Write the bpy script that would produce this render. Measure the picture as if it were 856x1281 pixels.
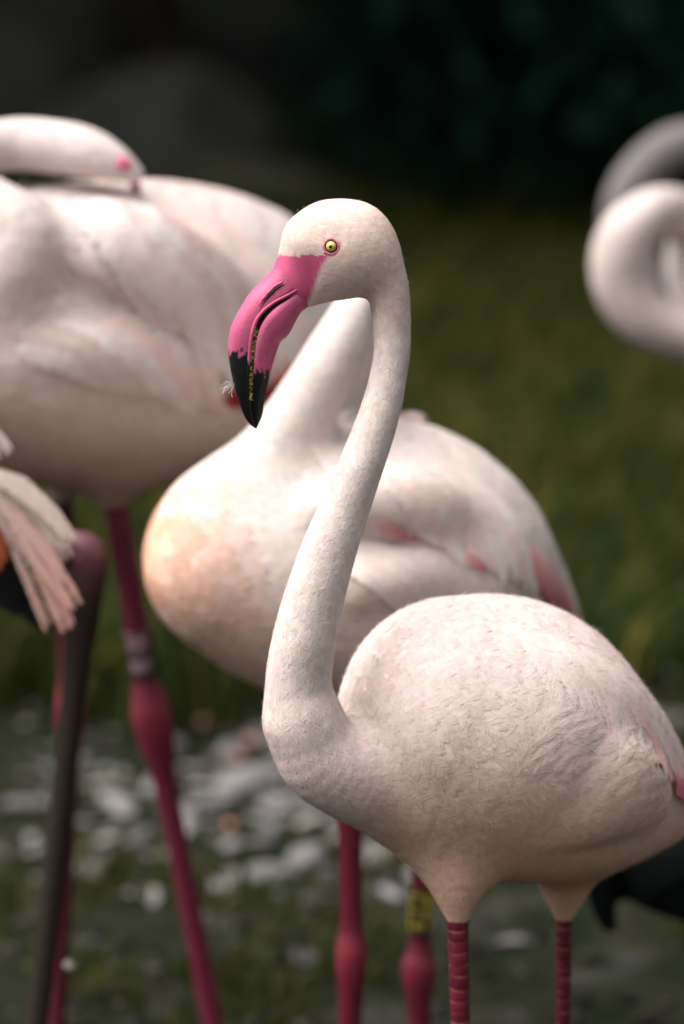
import bpy, math, random
import numpy as np
from mathutils import Vector

random.seed(7)
RNG = np.random.default_rng(11)
S = bpy.context.scene
for o in list(bpy.data.objects):
    bpy.data.objects.remove(o)

# ------------------------------------------------------------------ camera, sky, sun, exposure
TILT = math.radians(14.0)
HC = 1.63
FOCAL = 135.0
W0, H0 = 856.0, 1281.0
F = FOCAL / 36.0 * H0
cam_data = bpy.data.cameras.new('camera')
cam = bpy.data.objects.new('camera', cam_data)
S.collection.objects.link(cam)
cam.location = (0, 0, HC)
cam.rotation_euler = (math.pi / 2 - TILT, 0, 0)
cam_data.sensor_fit = 'VERTICAL'
cam_data.sensor_width = 24.0
cam_data.sensor_height = 36.0
cam_data.lens = FOCAL
cam_data.clip_start = 0.05
cam_data.clip_end = 600
cam_data.dof.use_dof = True
cam_data.dof.focus_distance = 3.005
cam_data.dof.aperture_fstop = 2.5
cam_data.dof.aperture_blades = 9
S.camera = cam

SUN_EL = math.radians(61)
SUN_AZ = math.radians(-94)            # from +Y towards +X ; negative = left of the view
world = bpy.data.worlds.new('World')
S.world = world
world.use_nodes = True
wn = world.node_tree
wn.nodes.clear()
sky = wn.nodes.new('ShaderNodeTexSky')
sky.sky_type = 'NISHITA'
sky.sun_disc = False
sky.sun_elevation = SUN_EL
sky.sun_rotation = SUN_AZ
sky.dust_density = 4.0
sky.air_density = 1.0
hsv = wn.nodes.new('ShaderNodeHueSaturation')
hsv.inputs['Saturation'].default_value = 0.1    # a veil of cloud greys the blue
bgn = wn.nodes.new('ShaderNodeBackground')
bgn.inputs['Strength'].default_value = 0.064
wo = wn.nodes.new('ShaderNodeOutputWorld')
wn.links.new(sky.outputs[0], hsv.inputs['Color'])
wn.links.new(hsv.outputs[0], bgn.inputs[0])
wn.links.new(bgn.outputs[0], wo.inputs[0])

sun_d = bpy.data.lights.new('sun', 'SUN')
sun_d.energy = 2.6
sun_d.angle = math.radians(60)
sun_d.color = (1.0, 0.94, 0.87)
sun = bpy.data.objects.new('sun', sun_d)
S.collection.objects.link(sun)
sd = Vector((math.sin(SUN_AZ) * math.cos(SUN_EL), math.cos(SUN_AZ) * math.cos(SUN_EL), math.sin(SUN_EL)))
sun.rotation_euler = sd.to_track_quat('Z', 'Y').to_euler()
sun.location = (-4, -2, 8)

S.view_settings.view_transform = 'Standard'
S.view_settings.look = 'None'
S.view_settings.gamma = 1.0
S.view_settings.exposure = 1.42
S.view_settings.use_curve_mapping = False
S.render.engine = 'CYCLES'
S.cycles.use_denoising = True
S.cycles.max_bounces = 6
S.cycles.diffuse_bounces = 3
S.cycles.transmission_bounces = 3
S.cycles.caustics_reflective = False
S.cycles.caustics_refractive = False

# ------------------------------------------------------------------ helpers
CT, ST = math.cos(TILT), math.sin(TILT)
RIGHT = np.array([1.0, 0, 0])
UP = np.array([0, ST, CT])
FWD = np.array([0, CT, -ST])
CAM = np.array([0, 0, HC])


def ray(u, v):
    return FWD + (u - W0 / 2) / F * RIGHT + (H0 / 2 - v) / F * UP


def at(u, v, Y):
    """photo pixel -> point on the vertical plane at distance Y"""
    d = ray(u, v)
    return CAM + d * (Y / d[1])


def mpp(u, v, Y):
    """metres for one photo pixel at that point"""
    d = ray(u, v)
    return (Y / d[1]) / F


def to_px(P):
    q = P - CAM
    dep = q @ FWD
    return np.stack([W0 / 2 + F * (q @ RIGHT) / dep, H0 / 2 - F * (q @ UP) / dep], -1)


def lin(r, g, b):
    def f(c):
        c = c / 255.0
        return c / 12.92 if c <= 0.04045 else ((c + 0.055) / 1.055) ** 2.4
    return np.array([f(r), f(g), f(b)])


def unit(v):
    v = np.asarray(v, float)
    return v / np.maximum(np.linalg.norm(v, axis=-1, keepdims=True), 1e-9)


def noise3(P, s, seed=0):
    """cheap smooth noise in -1..1"""
    r = np.random.default_rng(seed)
    out = 0
    for i in range(5):
        k = unit(r.normal(size=3)) * s * (0.7 + 0.8 * r.random())
        out = out + np.sin(P @ k + r.random() * 6.28)
    return out / 3.2


def smoothstep(a, b, x):
    t = np.clip((x - a) / (b - a), 0, 1)
    return t * t * (3 - 2 * t)


def resample(pts, n):
    """smooth resampling of a polyline (Catmull-Rom, even arc length)"""
    P = np.asarray(pts, float)
    Q = np.vstack([2 * P[0] - P[1], P, 2 * P[-1] - P[-2]])
    out = []
    for i in range(1, len(Q) - 2):
        for t in np.linspace(0, 1, 24, endpoint=False):
            a, b, c, d = Q[i - 1], Q[i], Q[i + 1], Q[i + 2]
            out.append(0.5 * (2 * b + (c - a) * t + (2 * a - 5 * b + 4 * c - d) * t * t + (3 * b - a - 3 * c + d) * t ** 3))
    out.append(P[-1])
    out = np.array(out)
    dd = min(3, out.shape[1])
    L = np.concatenate([[0], np.cumsum(np.linalg.norm(np.diff(out[:, :dd], axis=0), axis=1))])
    s = np.linspace(0, L[-1], n)
    return np.stack([np.interp(s, L, out[:, k]) for k in range(out.shape[1])], -1)


def in_poly(pts, poly):
    x, y = pts[:, 0], pts[:, 1]
    inside = np.zeros(len(pts), bool)
    n = len(poly)
    for i in range(n):
        x1, y1 = poly[i]
        x2, y2 = poly[(i + 1) % n]
        c = ((y1 > y) != (y2 > y))
        xi = (x2 - x1) * (y - y1) / ((y2 - y1) if y2 != y1 else 1e-9) + x1
        inside ^= c & (x < xi)
    return inside


def mesh_arrays(name, V, Fc, col=None, smooth=True, uv=None):
    """V (n,3), Fc (m,3|4) -> mesh datablock, optional point colours"""
    me = bpy.data.meshes.new(name)
    V = np.ascontiguousarray(V, np.float32)
    Fc = np.ascontiguousarray(Fc, np.int32)
    k = Fc.shape[1]
    me.vertices.add(len(V))
    me.vertices.foreach_set('co', V.ravel())
    me.loops.add(Fc.size)
    me.loops.foreach_set('vertex_index', Fc.ravel())
    me.polygons.add(len(Fc))
    me.polygons.foreach_set('loop_start', np.arange(0, Fc.size, k, dtype=np.int32))
    me.polygons.foreach_set('loop_total', np.full(len(Fc), k, np.int32))
    if smooth:
        me.polygons.foreach_set('use_smooth', np.ones(len(Fc), bool))
    me.update(calc_edges=True)
    if col is not None:
        a = me.color_attributes.new('Col', 'FLOAT_COLOR', 'POINT')
        c4 = np.ones((len(V), 4), np.float32)
        c4[:, :3] = col
        a.data.foreach_set('color', c4.ravel())
    return me


def link(name, me, mat=None, parent=None):
    o = bpy.data.objects.new(name, me)
    S.collection.objects.link(o)
    if mat is not None and me is not None:
        me.materials.clear()
        me.materials.append(mat)
    if parent is not None:
        o.parent = parent
        if parent.type == 'EMPTY':
            o.matrix_parent_inverse = parent.matrix_basis.inverted()
    return o


def thing(name, label, cat, loc, group=None):
    o = bpy.data.objects.new(name, None)
    S.collection.objects.link(o)
    o.empty_display_size = 0.1
    o.location = loc
    o['label'] = label
    o['category'] = cat
    if group:
        o['group'] = group
    return o


def tag(o, label, cat, group=None, kind=None):
    o['label'] = label
    if cat:
        o['category'] = cat
    if group:
        o['group'] = group
    if kind:
        o['kind'] = kind
    return o


class Acc:
    """collects triangles and quads of one mesh"""
    def __init__(s):
        s.V, s.F, s.C, s.n = [], [], [], 0

    def add(s, V, Fc, col):
        V = np.asarray(V, float)
        Fc = np.asarray(Fc, int)
        if Fc.shape[1] == 4:
            Fc = np.vstack([Fc[:, [0, 1, 2]], Fc[:, [0, 2, 3]]])
        s.V.append(V)
        s.F.append(Fc + s.n)
        s.C.append(np.broadcast_to(np.asarray(col, float), (len(V), 3)))
        s.n += len(V)

    def mesh(s, name, smooth=True):
        return mesh_arrays(name, np.vstack(s.V), np.vstack(s.F), np.vstack(s.C), smooth)


def tube(pts, rad, seg=12, caps=True, squash=None, ref=(0, 1, 0)):
    """swept tube along world points -> V, quads(+caps as degenerate quads)"""
    P = np.asarray(pts, float)
    n = len(P)
    rad = np.broadcast_to(np.asarray(rad, float), (n,))
    T = unit(np.gradient(P, axis=0))
    A = np.cross(T, np.asarray(ref, float))
    bad = np.linalg.norm(A, axis=1) < 1e-3
    A[bad] = np.cross(T[bad], np.array([1.0, 0.2, 0]))
    A = unit(A)
    B = np.cross(T, A)
    th = np.linspace(0, 2 * np.pi, seg, endpoint=False)
    ring = (np.cos(th)[None, :, None] * A[:, None] + np.sin(th)[None, :, None] * B[:, None] * (squash or 1.0))
    V = (P[:, None] + ring * rad[:, None, None]).reshape(-1, 3)
    i = np.arange(n - 1)[:, None] * seg
    j = np.arange(seg)[None]
    j2 = (j + 1) % seg
    Q = np.stack([i + j, i + j2, i + seg + j2, i + seg + j], -1).reshape(-1, 4)
    if caps:
        V = np.vstack([V, P[0], P[-1]])
        a, b = n * seg, n * seg + 1
        e = (n - 1) * seg
        jj = np.arange(seg)
        k2 = (jj + 1) % seg
        Q = np.vstack([Q, np.stack([np.full(seg, a), k2, jj, jj], -1), np.stack([np.full(seg, b), e + jj, e + k2, e + k2], -1)])
    return V, Q


def tris(Q):
    t = np.vstack([Q[:, [0, 1, 2]], Q[:, [0, 2, 3]]])
    ok = (t[:, 0] != t[:, 1]) & (t[:, 1] != t[:, 2]) & (t[:, 0] != t[:, 2])
    return t[ok]


# ------------------------------------------------------------------ materials
def new_mat(name):
    m = bpy.data.materials.new(name)
    m.use_nodes = True
    nt = m.node_tree
    b = nt.nodes['Principled BSDF']
    return m, nt, b


def attr_mat(name, rough=0.8, spec=0.2, noise_scale=60, noise_amt=0.12, bump=0.0, bump_scale=200, translucent=0.0, sheen=0.0, sss=0.0):
    """colour from the mesh's own colour attribute, broken up by fine noise"""
    m, nt, b = new_mat(name)
    N, L = nt.nodes, nt.links
    a = N.new('ShaderNodeVertexColor')
    a.layer_name = 'Col'
    tc = N.new('ShaderNodeNewGeometry')
    nz = N.new('ShaderNodeTexNoise')
    nz.inputs['Scale'].default_value = noise_scale
    nz.inputs['Detail'].default_value = 5
    L.new(tc.outputs['Position'], nz.inputs['Vector'])
    mr = N.new('ShaderNodeMapRange')
    mr.inputs['From Min'].default_value = 0.3
    mr.inputs['From Max'].default_value = 0.7
    mr.inputs['To Min'].default_value = 1 - noise_amt
    mr.inputs['To Max'].default_value = 1 + noise_amt * 0.6
    L.new(nz.outputs[0], mr.inputs[0])
    mx = N.new('ShaderNodeVectorMath')
    mx.operation = 'SCALE'
    L.new(a.outputs['Color'], mx.inputs[0])
    L.new(mr.outputs[0], mx.inputs['Scale'])
    L.new(mx.outputs[0], b.inputs['Base Color'])
    b.inputs['Roughness'].default_value = rough
    b.inputs['Specular IOR Level'].default_value = spec
    if sheen:
        b.inputs['Sheen Weight'].default_value = sheen
    if sss:
        b.inputs['Subsurface Weight'].default_value = sss
        b.inputs['Subsurface Radius'].default_value = (0.006, 0.003, 0.002)
        b.inputs['Subsurface Scale'].default_value = 1.0
    if bump:
        nb = N.new('ShaderNodeTexNoise')
        nb.inputs['Scale'].default_value = bump_scale
        nb.inputs['Detail'].default_value = 4
        L.new(tc.outputs['Position'], nb.inputs['Vector'])
        bp = N.new('ShaderNodeBump')
        bp.inputs['Strength'].default_value = bump
        bp.inputs['Distance'].default_value = 0.002
        L.new(nb.outputs[0], bp.inputs['Height'])
        L.new(bp.outputs[0], b.inputs['Normal'])
    if translucent:
        tr = N.new('ShaderNodeBsdfTranslucent')
        L.new(mx.outputs[0], tr.inputs['Color'])
        ms = N.new('ShaderNodeMixShader')
        ms.inputs[0].default_value = translucent
        L.new(b.outputs[0], ms.inputs[1])
        L.new(tr.outputs[0], ms.inputs[2])
        L.new(ms.outputs[0], N['Material Output'].inputs['Surface'])
    return m


def plain_mat(name, col, rough=0.5, spec=0.5, bump=0.0, bump_scale=100, var=0.15, vscale=30):
    m, nt, b = new_mat(name)
    N, L = nt.nodes, nt.links
    tc = N.new('ShaderNodeNewGeometry')
    nz = N.new('ShaderNodeTexNoise')
    nz.inputs['Scale'].default_value = vscale
    nz.inputs['Detail'].default_value = 6
    L.new(tc.outputs['Position'], nz.inputs['Vector'])
    cr = N.new('ShaderNodeValToRGB')
    c = np.asarray(col)
    cr.color_ramp.elements[0].position = 0.3
    cr.color_ramp.elements[1].position = 0.7
    cr.color_ramp.elements[0].color = (*np.clip(c * (1 - var), 0, 1), 1)
    cr.color_ramp.elements[1].color = (*np.clip(c * (1 + var), 0, 1), 1)
    L.new(nz.outputs[0], cr.inputs[0])
    L.new(cr.outputs[0], b.inputs['Base Color'])
    b.inputs['Roughness'].default_value = rough
    b.inputs['Specular IOR Level'].default_value = spec
    if bump:
        nb = N.new('ShaderNodeTexNoise')
        nb.inputs['Scale'].default_value = bump_scale
        nb.inputs['Detail'].default_value = 5
        L.new(tc.outputs['Position'], nb.inputs['Vector'])
        bp = N.new('ShaderNodeBump')
        bp.inputs['Strength'].default_value = bump
        bp.inputs['Distance'].default_value = 0.004
        L.new(nb.outputs[0], bp.inputs['Height'])
        L.new(bp.outputs[0], b.inputs['Normal'])
    return m


M_body = attr_mat('plumage_base', 0.9, 0.1, 90, 0.06, bump=0.12, bump_scale=260)
M_feath = attr_mat('feather_vane', 0.85, 0.12, 140, 0.07, translucent=0.25)
M_wing = attr_mat('wing_feather_vane', 0.7, 0.2, 120, 0.08, translucent=0.2, bump=0.15, bump_scale=500)
M_bill = attr_mat('bill_horn', 0.48, 0.3, 700, 0.18, bump=0.22, bump_scale=900)
M_leg = attr_mat('leg_skin', 0.5, 0.4, 140, 0.25, bump=0.35, bump_scale=260)
M_eye = plain_mat('iris_yellow', lin(205, 190, 92), 0.12, 0.6, var=0.2, vscale=900)
M_black = plain_mat('pupil_black', (0.004, 0.004, 0.004), 0.08, 0.6)
M_mouth = plain_mat('mouth_dark', (0.012, 0.006, 0.008), 0.5, 0.3)
M_lid = plain_mat('eyelid_pink', lin(222, 120, 140), 0.5, 0.3, bump=0.3, bump_scale=900)
M_band_y = plain_mat('band_yellow', lin(160, 142, 54), 0.45, 0.4)
M_band_w = plain_mat('band_white', lin(158, 128, 138), 0.45, 0.4)
M_mark = plain_mat('band_print', (0.012, 0.014, 0.014), 0.5, 0.3)
M_grass = attr_mat('grass_blade', 0.8, 0.04, 40, 0.25, translucent=0.25)
M_leaf = attr_mat('leaf', 0.75, 0.08, 30, 0.25, translucent=0.15)
M_bark = plain_mat('bark', (0.075, 0.06, 0.045), 0.9, 0.2, bump=0.9, bump_scale=25, var=0.45, vscale=12)
M_stone = plain_mat('pale_stone', (0.175, 0.167, 0.170), 0.95, 0.06, bump=0.8, bump_scale=60, var=0.25, vscale=25)
_nt = M_stone.node_tree          # every stone has its own tone
_oi = _nt.nodes.new('ShaderNodeObjectInfo')
_mr = _nt.nodes.new('ShaderNodeMapRange')
_mr.inputs['To Min'].default_value = 0.35
_mr.inputs['To Max'].default_value = 1.15
_nt.links.new(_oi.outputs['Random'], _mr.inputs[0])
_vm = _nt.nodes.new('ShaderNodeVectorMath')
_vm.operation = 'SCALE'
_nt.links.new(_nt.nodes['Color Ramp'].outputs[0], _vm.inputs[0])
_nt.links.new(_mr.outputs[0], _vm.inputs['Scale'])
_nt.links.new(_vm.outputs[0], _nt.nodes['Principled BSDF'].inputs['Base Color'])
M_boulder = plain_mat('grey_rock', (0.085, 0.085, 0.076), 0.9, 0.2, bump=0.9, bump_scale=16, var=0.35, vscale=6)
M_gravel = attr_mat('gravel', 0.95, 0.05, 90, 0.3)


# ------------------------------------------------------------------ the ground
GY = [-60, -5, 0, 2, 3, 3.3, 3.65, 4.1, 4.75, 8, 15, 60, 400]
GZ = [-0.4, -0.25, -0.18, -0.08, 0.0, 0.045, 0.105, 0.145, 0.17, 0.21, 0.3, 0.4, 0.4]
_gy = np.linspace(-60, 60, 4801)
_gz = np.interp(_gy, GY, GZ)
_k = np.hanning(25)
_k /= _k.sum()
_gz = np.convolve(np.pad(_gz, 12, mode='edge'), _k, mode='valid')


def gz(x, y):
    x, y = np.asarray(x, float), np.asarray(y, float)
    z = np.interp(y, _gy, _gz)
    P = np.stack([x, y, np.zeros_like(x)], -1)
    fade = np.exp(-(np.abs(y - 5) / 9) ** 2)
    return z + fade * (0.012 * noise3(P, 5.0, 3) + 0.005 * noise3(P, 17.0, 4))


def px_ground(u, v):
    d = ray(u, v)
    lo, hi = 2.0, 40.0
    for _ in range(50):
        m = (lo + hi) / 2
        p = CAM + d * (m / d[1])
        if p[2] > gz(p[0], p[1]):
            lo = m
        else:
            hi = m
    return CAM + d * (lo / d[1])


def axis_lines(a, lim):
    near = np.arange(-a, a + 1e-6, 0.06)
    far = []
    v, st = a, 0.1
    while v < lim:
        st *= 1.25
        v += st
        far.append(v)
    far = np.array(far)
    return np.concatenate([-far[::-1], near, far])


gx = axis_lines(2.2, 180)
gyl = axis_lines(3.5, 180) + 5.5
GX, GYY = np.meshgrid(gx, gyl, indexing='ij')
GZZ = gz(GX, GYY)
nx, ny = GX.shape
ii, jj = np.meshgrid(np.arange(nx - 1), np.arange(ny - 1), indexing='ij')
gq = np.stack([ii * ny + jj, (ii + 1) * ny + jj, (ii + 1) * ny + jj + 1, ii * ny + jj + 1], -1).reshape(-1, 4)
M_ground, nt, b = new_mat('earth_and_moss')
N, L = nt.nodes, nt.links
pos = N.new('ShaderNodeNewGeometry')
n1 = N.new('ShaderNodeTexNoise'); n1.inputs['Scale'].default_value = 3.2; n1.inputs['Detail'].default_value = 8; n1.inputs['Roughness'].default_value = 0.65
n2 = N.new('ShaderNodeTexNoise'); n2.inputs['Scale'].default_value = 14; n2.inputs['Detail'].default_value = 8; n2.inputs['Roughness'].default_value = 0.7
n3 = N.new('ShaderNodeTexNoise'); n3.inputs['Scale'].default_value = 7.5; n3.inputs['Detail'].default_value = 6
for n_ in (n1, n2, n3):
    L.new(pos.outputs['Position'], n_.inputs['Vector'])
c1 = N.new('ShaderNodeValToRGB')
c1.color_ramp.elements[0].position = 0.36; c1.color_ramp.elements[0].color = (0.007, 0.012, 0.006, 1)
c1.color_ramp.elements[1].position = 0.66; c1.color_ramp.elements[1].color = (0.024, 0.024, 0.015, 1)
L.new(n2.outputs[0], c1.inputs[0])
c2 = N.new('ShaderNodeValToRGB')           # pale dried silt
c2.color_ramp.elements[0].position = 0.54; c2.color_ramp.elements[0].color = (0, 0, 0, 1)
c2.color_ramp.elements[1].position = 0.66; c2.color_ramp.elements[1].color = (1, 1, 1, 1)
L.new(n3.outputs[0], c2.inputs[0])
sep = N.new('ShaderNodeSeparateXYZ'); L.new(pos.outputs['Position'], sep.inputs[0])
mrg = N.new('ShaderNodeMapRange')           # silt lies only on the shore, not in the meadow
mrg.inputs['From Min'].default_value = 4.5; mrg.inputs['From Max'].default_value = 5.1
mrg.inputs['To Min'].default_value = 0.85; mrg.inputs['To Max'].default_value = 0.0
L.new(sep.outputs['Y'], mrg.inputs[0])
mm = N.new('ShaderNodeMath'); mm.operation = 'MULTIPLY'
L.new(c2.outputs[0], mm.inputs[0]); L.new(mrg.outputs[0], mm.inputs[1])
mixc = N.new('ShaderNodeMixRGB')
L.new(mm.outputs[0], mixc.inputs[0]); L.new(c1.outputs[0], mixc.inputs[1])
mixc.inputs[2].default_value = (0.045, 0.044, 0.042, 1)
L.new(mixc.outputs[0], b.inputs['Base Color'])
b.inputs['Roughness'].default_value = 0.95
b.inputs['Specular IOR Level'].default_value = 0.02
bp = N.new('ShaderNodeBump'); bp.inputs['Strength'].default_value = 0.8; bp.inputs['Distance'].default_value = 0.02
L.new(n2.outputs[0], bp.inputs['Height']); L.new(bp.outputs[0], b.inputs['Normal'])
ground = link('ground', mesh_arrays('ground', np.stack([GX, GYY, GZZ], -1).reshape(-1, 3), gq), M_ground)
tag(ground, 'dark mossy earth with pale dried silt on the shore', None, kind='structure')
if 'category' in ground:
    del ground['category']


# ------------------------------------------------------------------ grass, weeds, gravel
def blades(n, x, y, h, wdt, colf, lean=0.5, seed=1):
    r = np.random.default_rng(seed)
    n = len(x)
    z = gz(x, y) - 0.004
    ang = r.random(n) * 6.283
    ln = r.random(n) * lean
    d = np.stack([np.cos(ang), np.sin(ang), np.zeros(n)], -1)
    sidev = np.stack([-np.sin(ang + 0.8), np.cos(ang + 0.8), np.zeros(n)], -1)
    base = np.stack([x, y, z], -1)
    up = np.array([0, 0, 1.0])
    mid = base + up * (h * 0.55)[:, None] + d * (h * ln * 0.3)[:, None]
    tip = base + up * (h * (1 - 0.35 * ln))[:, None] + d * (h * ln)[:, None]
    w = wdt[:, None]
    V = np.stack([base - sidev * w, base + sidev * w, mid - sidev * w * 0.8, mid + sidev * w * 0.8, tip], 1).reshape(-1, 3)
    o = np.arange(n)[:, None] * 5
    Fc = np.stack([o + [0, 1, 3], o + [0, 3, 2], o + [2, 3, 4]], 1).reshape(-1, 3)
    C = np.repeat(colf, 5, axis=0)
    return V, Fc, C


def green_mix(n, P, r):
    a = np.array([0.013, 0.040, 0.013])
    bcol = np.array([0.086, 0.088, 0.020])
    c_ = np.array([0.20, 0.175, 0.040])
    t = np.clip(0.42 + 0.33 * noise3(P, 2.6, 21) + r.normal(size=n) * 0.16, 0, 1)[:, None]
    col = a * (1 - t) + bcol * t
    dry = (r.random(n) < 0.12 + 0.32 * np.clip(noise3(P, 1.7, 22), 0, 1))[:, None]
    return np.where(dry, c_ * (0.7 + 0.5 * r.random((n, 1))), col)


r = np.random.default_rng(5)
n = 90000
gx_ = r.uniform(-3.2, 3.2, n)
gy_ = 4.55 + 3.4 * r.random(n) ** 1.05
P_ = np.stack([gx_, gy_, gx_ * 0], -1)
keep = (gy_ + 0.18 * noise3(P_, 6.0, 31) + 0.10 * noise3(P_, 15.0, 32)) > 4.78
gx_, gy_, P_ = gx_[keep], gy_[keep], P_[keep]
n = len(gx_)
hh = (0.10 + 0.12 * r.random(n)) * (0.9 + 0.5 * noise3(P_, 3.0, 33)).clip(0.4, 1.6)
V, Fc, C = blades(n, gx_, gy_, hh, 0.0022 + 0.002 * r.random(n), green_mix(n, P_, r), 0.8, 6)
o = link('meadow_grass', mesh_arrays('meadow_grass', V, Fc, C), M_grass)
tag(o, 'long dim green and yellowed grass behind the birds', 'grass', kind='stuff')

n = 60000
gx_ = r.uniform(-2.2, 2.2, n)
gy_ = r.uniform(2.2, 5.0, n)
P_ = np.stack([gx_, gy_, gx_ * 0], -1)
keep = (noise3(P_, 7.0, 41) + 0.6 * noise3(P_, 19.0, 42)) > 0.05
gx_, gy_, P_ = gx_[keep], gy_[keep], P_[keep]
n = len(gx_)
V, Fc, C = blades(n, gx_, gy_, 0.018 + 0.04 * r.random(n), 0.0016 + 0.0014 * r.random(n), green_mix(n, P_, r) * 0.7, 1.0, 7)
o = link('shore_turf', mesh_arrays('shore_turf', V, Fc, C), M_grass)
tag(o, 'short green turf in patches between the pale stones', 'grass', kind='stuff')


def pebble_mesh(name, seed, flat=0.45, n=9, m=6, rough=0.18, spiky=1.0):
    r = np.random.default_rng(seed)
    th = np.linspace(0, 2 * np.pi, n, endpoint=False)
    V = [[0, 0, -1.0]]
    for i in range(1, m):
        ph = -np.pi / 2 + np.pi * i / m
        for t in th:
            V.append([math.cos(ph) * math.cos(t), math.cos(ph) * math.sin(t), math.sin(ph)])
    V.append([0, 0, 1.0])
    V = np.array(V)
    V *= (1 + rough * noise3(V, 2.2, seed) + 0.5 * rough * noise3(V, 5.0, seed + 1))[:, None]
    V[:, 2] *= flat
    V[:, 0] *= 1 + 0.25 * r.random()
    Fq = []
    for j in range(n):
        Fq.append([0, 1 + (j + 1) % n, 1 + j, 1 + j])
    for i in range(m - 2):
        for j in range(n):
            a = 1 + i * n
            Fq.append([a + j, a + (j + 1) % n, a + n + (j + 1) % n, a + n + j])
    a = 1 + (m - 2) * n
    for j in range(n):
        Fq.append([a + j, a + (j + 1) % n, len(V) - 1, len(V) - 1])
    return V, tris(np.array(Fq))


# small gravel, too small to count
A = Acc()
protos = [pebble_mesh('p', 100 + i, 0.6, 6, 4) for i in range(6)]
n = 5200
for i in range(n):
    x, y = r.uniform(-2.0, 2.0), r.uniform(2.3, 4.95)
    if noise3(np.array([[x, y, 0]]), 7.0, 41)[0] > 0.55:
        continue
    s = 0.004 + 0.010 * r.random() ** 2
    a = r.random() * 6.28
    V, Fc = protos[i % 6]
    R = np.array([[math.cos(a), -math.sin(a), 0], [math.sin(a), math.cos(a), 0], [0, 0, 1]])
    g = 0.012 + 0.07 * r.random() ** 2.5
    A.add(V * s @ R.T + [x, y, float(gz(x, y)) + s * 0.2], Fc, np.array([1, 0.95, 0.91]) * g)
o = link('gravel', A.mesh('gravel'), M_gravel)
tag(o, 'grey grit and small pebbles strewn over the shore', 'gravel', kind='stuff')

# pale stones one can count
stone_me = []
for i in range(7):
    V, Fc = pebble_mesh('stone', 200 + i, 0.40, 14, 9, 0.34)
    stone_me.append(mesh_arrays('stone', V, Fc))

stone_spots = []
for (u, v, wpx) in [(330, 925, 62), (285, 940, 55), (300, 985, 70), (250, 1010, 60), (350, 1010, 64), (150, 1010, 66), (110, 965, 48),
                    (170, 1050, 44), (220, 1075, 56), (290, 1060, 50), (335, 1095, 58), (385, 1075, 60), (30, 1010, 60), (40, 1050, 40),
                    (20, 1145, 60), (125, 1085, 52), (470, 1075, 66), (490, 1120, 44), (400, 1130, 46), (615, 1165, 52), (640, 1180, 62),
                    (820, 1220, 56), (760, 1170, 46), (160, 1205, 50), (300, 1235, 36), (380, 1200, 40), (835, 850, 60),
                    (812, 880, 50), (848, 905, 54), (215, 935, 46), (60, 1230, 36), (250, 1150, 36), (480, 1240, 34), (640, 1245, 36), (345, 965, 50),
                    (250, 965, 46), (190, 990, 40), (740, 1240, 34), (430, 1030, 60), (480, 1010, 50), (515, 1095, 40)]:
    p = px_ground(u, v)
    stone_spots.append((p[0], p[1], wpx * 0.42 * mpp(u, v, p[1])))
for i in range(150):
    u, v = r.uniform(-40, 900), 905 + 225 * r.random() ** 1.3
    if 430 < u < 620 and v < 1040 or u > 560 and v < 1130:
        continue
    p = px_ground(u, v)
    if noise3(p[None] * [1, 1, 0], 7.0, 41)[0] > 0.5:
        continue
    stone_spots.append((p[0], p[1], (7 + 12 * r.random() ** 2) * mpp(u, v, p[1])))
for i in range(70):
    x, y = r.uniform(-1.9, 1.9), r.uniform(2.4, 4.7)
    u, v = to_px(np.array([x, y, float(gz(x, y))]))
    if 0 < u < 856 and v < 1300:
        continue
    stone_spots.append((x, y, 0.012 + 0.02 * r.random()))
def v_cut(x, y):
    return to_px(np.array([x, y, float(gz(x, y))]))[1] > 1140


for i, (x, y, s) in enumerate(stone_spots):
    if v_cut(x, y) and i % 5:
        continue
    o = link('stone', stone_me[i % 7], M_stone)
    o.location = (x, y, float(gz(x, y)) + s * 0.12)
    o.scale = (s * r.uniform(0.8, 1.7), s * r.uniform(0.5, 1.0), s * r.uniform(0.5, 1.1))
    o.rotation_euler = (r.uniform(-0.15, 0.15), r.uniform(-0.15, 0.15), r.random() * 6.28)
    tag(o, 'flat pale grey stone lying on the shore', 'stone', 'pale stones on the shore')


# ------------------------------------------------------------------ trees and shrubs
def leaf_cloud(cent, rad, n, size, colr, seed, nclump=26):
    """leaves gathered in clumps through a crown's volume"""
    r = np.random.default_rng(seed)
    cen = unit(r.normal(size=(nclump, 3))) * (r.random((nclump, 1)) ** 0.5) * 0.85
    csz = 0.22 + 0.22 * r.random(nclump)
    ctint = 0.55 + 0.8 * r.random(nclump)
    k = r.integers(0, nclump, n)
    p = cen[k] + r.normal(size=(n, 3)) * 0.5 * csz[k][:, None]
    P = np.asarray(cent) + p * np.asarray(rad)
    d = unit(r.normal(size=(n, 3)) + np.array([0, 0, -0.25]))
    nrm = unit(r.normal(size=(n, 3)) + np.array([0, 0, 1.2]))
    s = unit(np.cross(d, nrm))
    l = size * (0.6 + 0.8 * r.random(n))[:, None]
    V = np.stack([P, P + d * l * 0.45 + s * l * 0.26, P + d * l, P + d * l * 0.45 - s * l * 0.26], 1)
    V[:, 1] += nrm * l * 0.06
    V[:, 3] += nrm * l * 0.06
    V = V.reshape(-1, 3)
    Fc = np.arange(n * 4).reshape(-1, 4)
    C = np.repeat(np.asarray(colr) * (ctint[k] * (0.7 + 0.6 * r.random(n)))[:, None], 4, axis=0)
    return V, Fc, C


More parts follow.
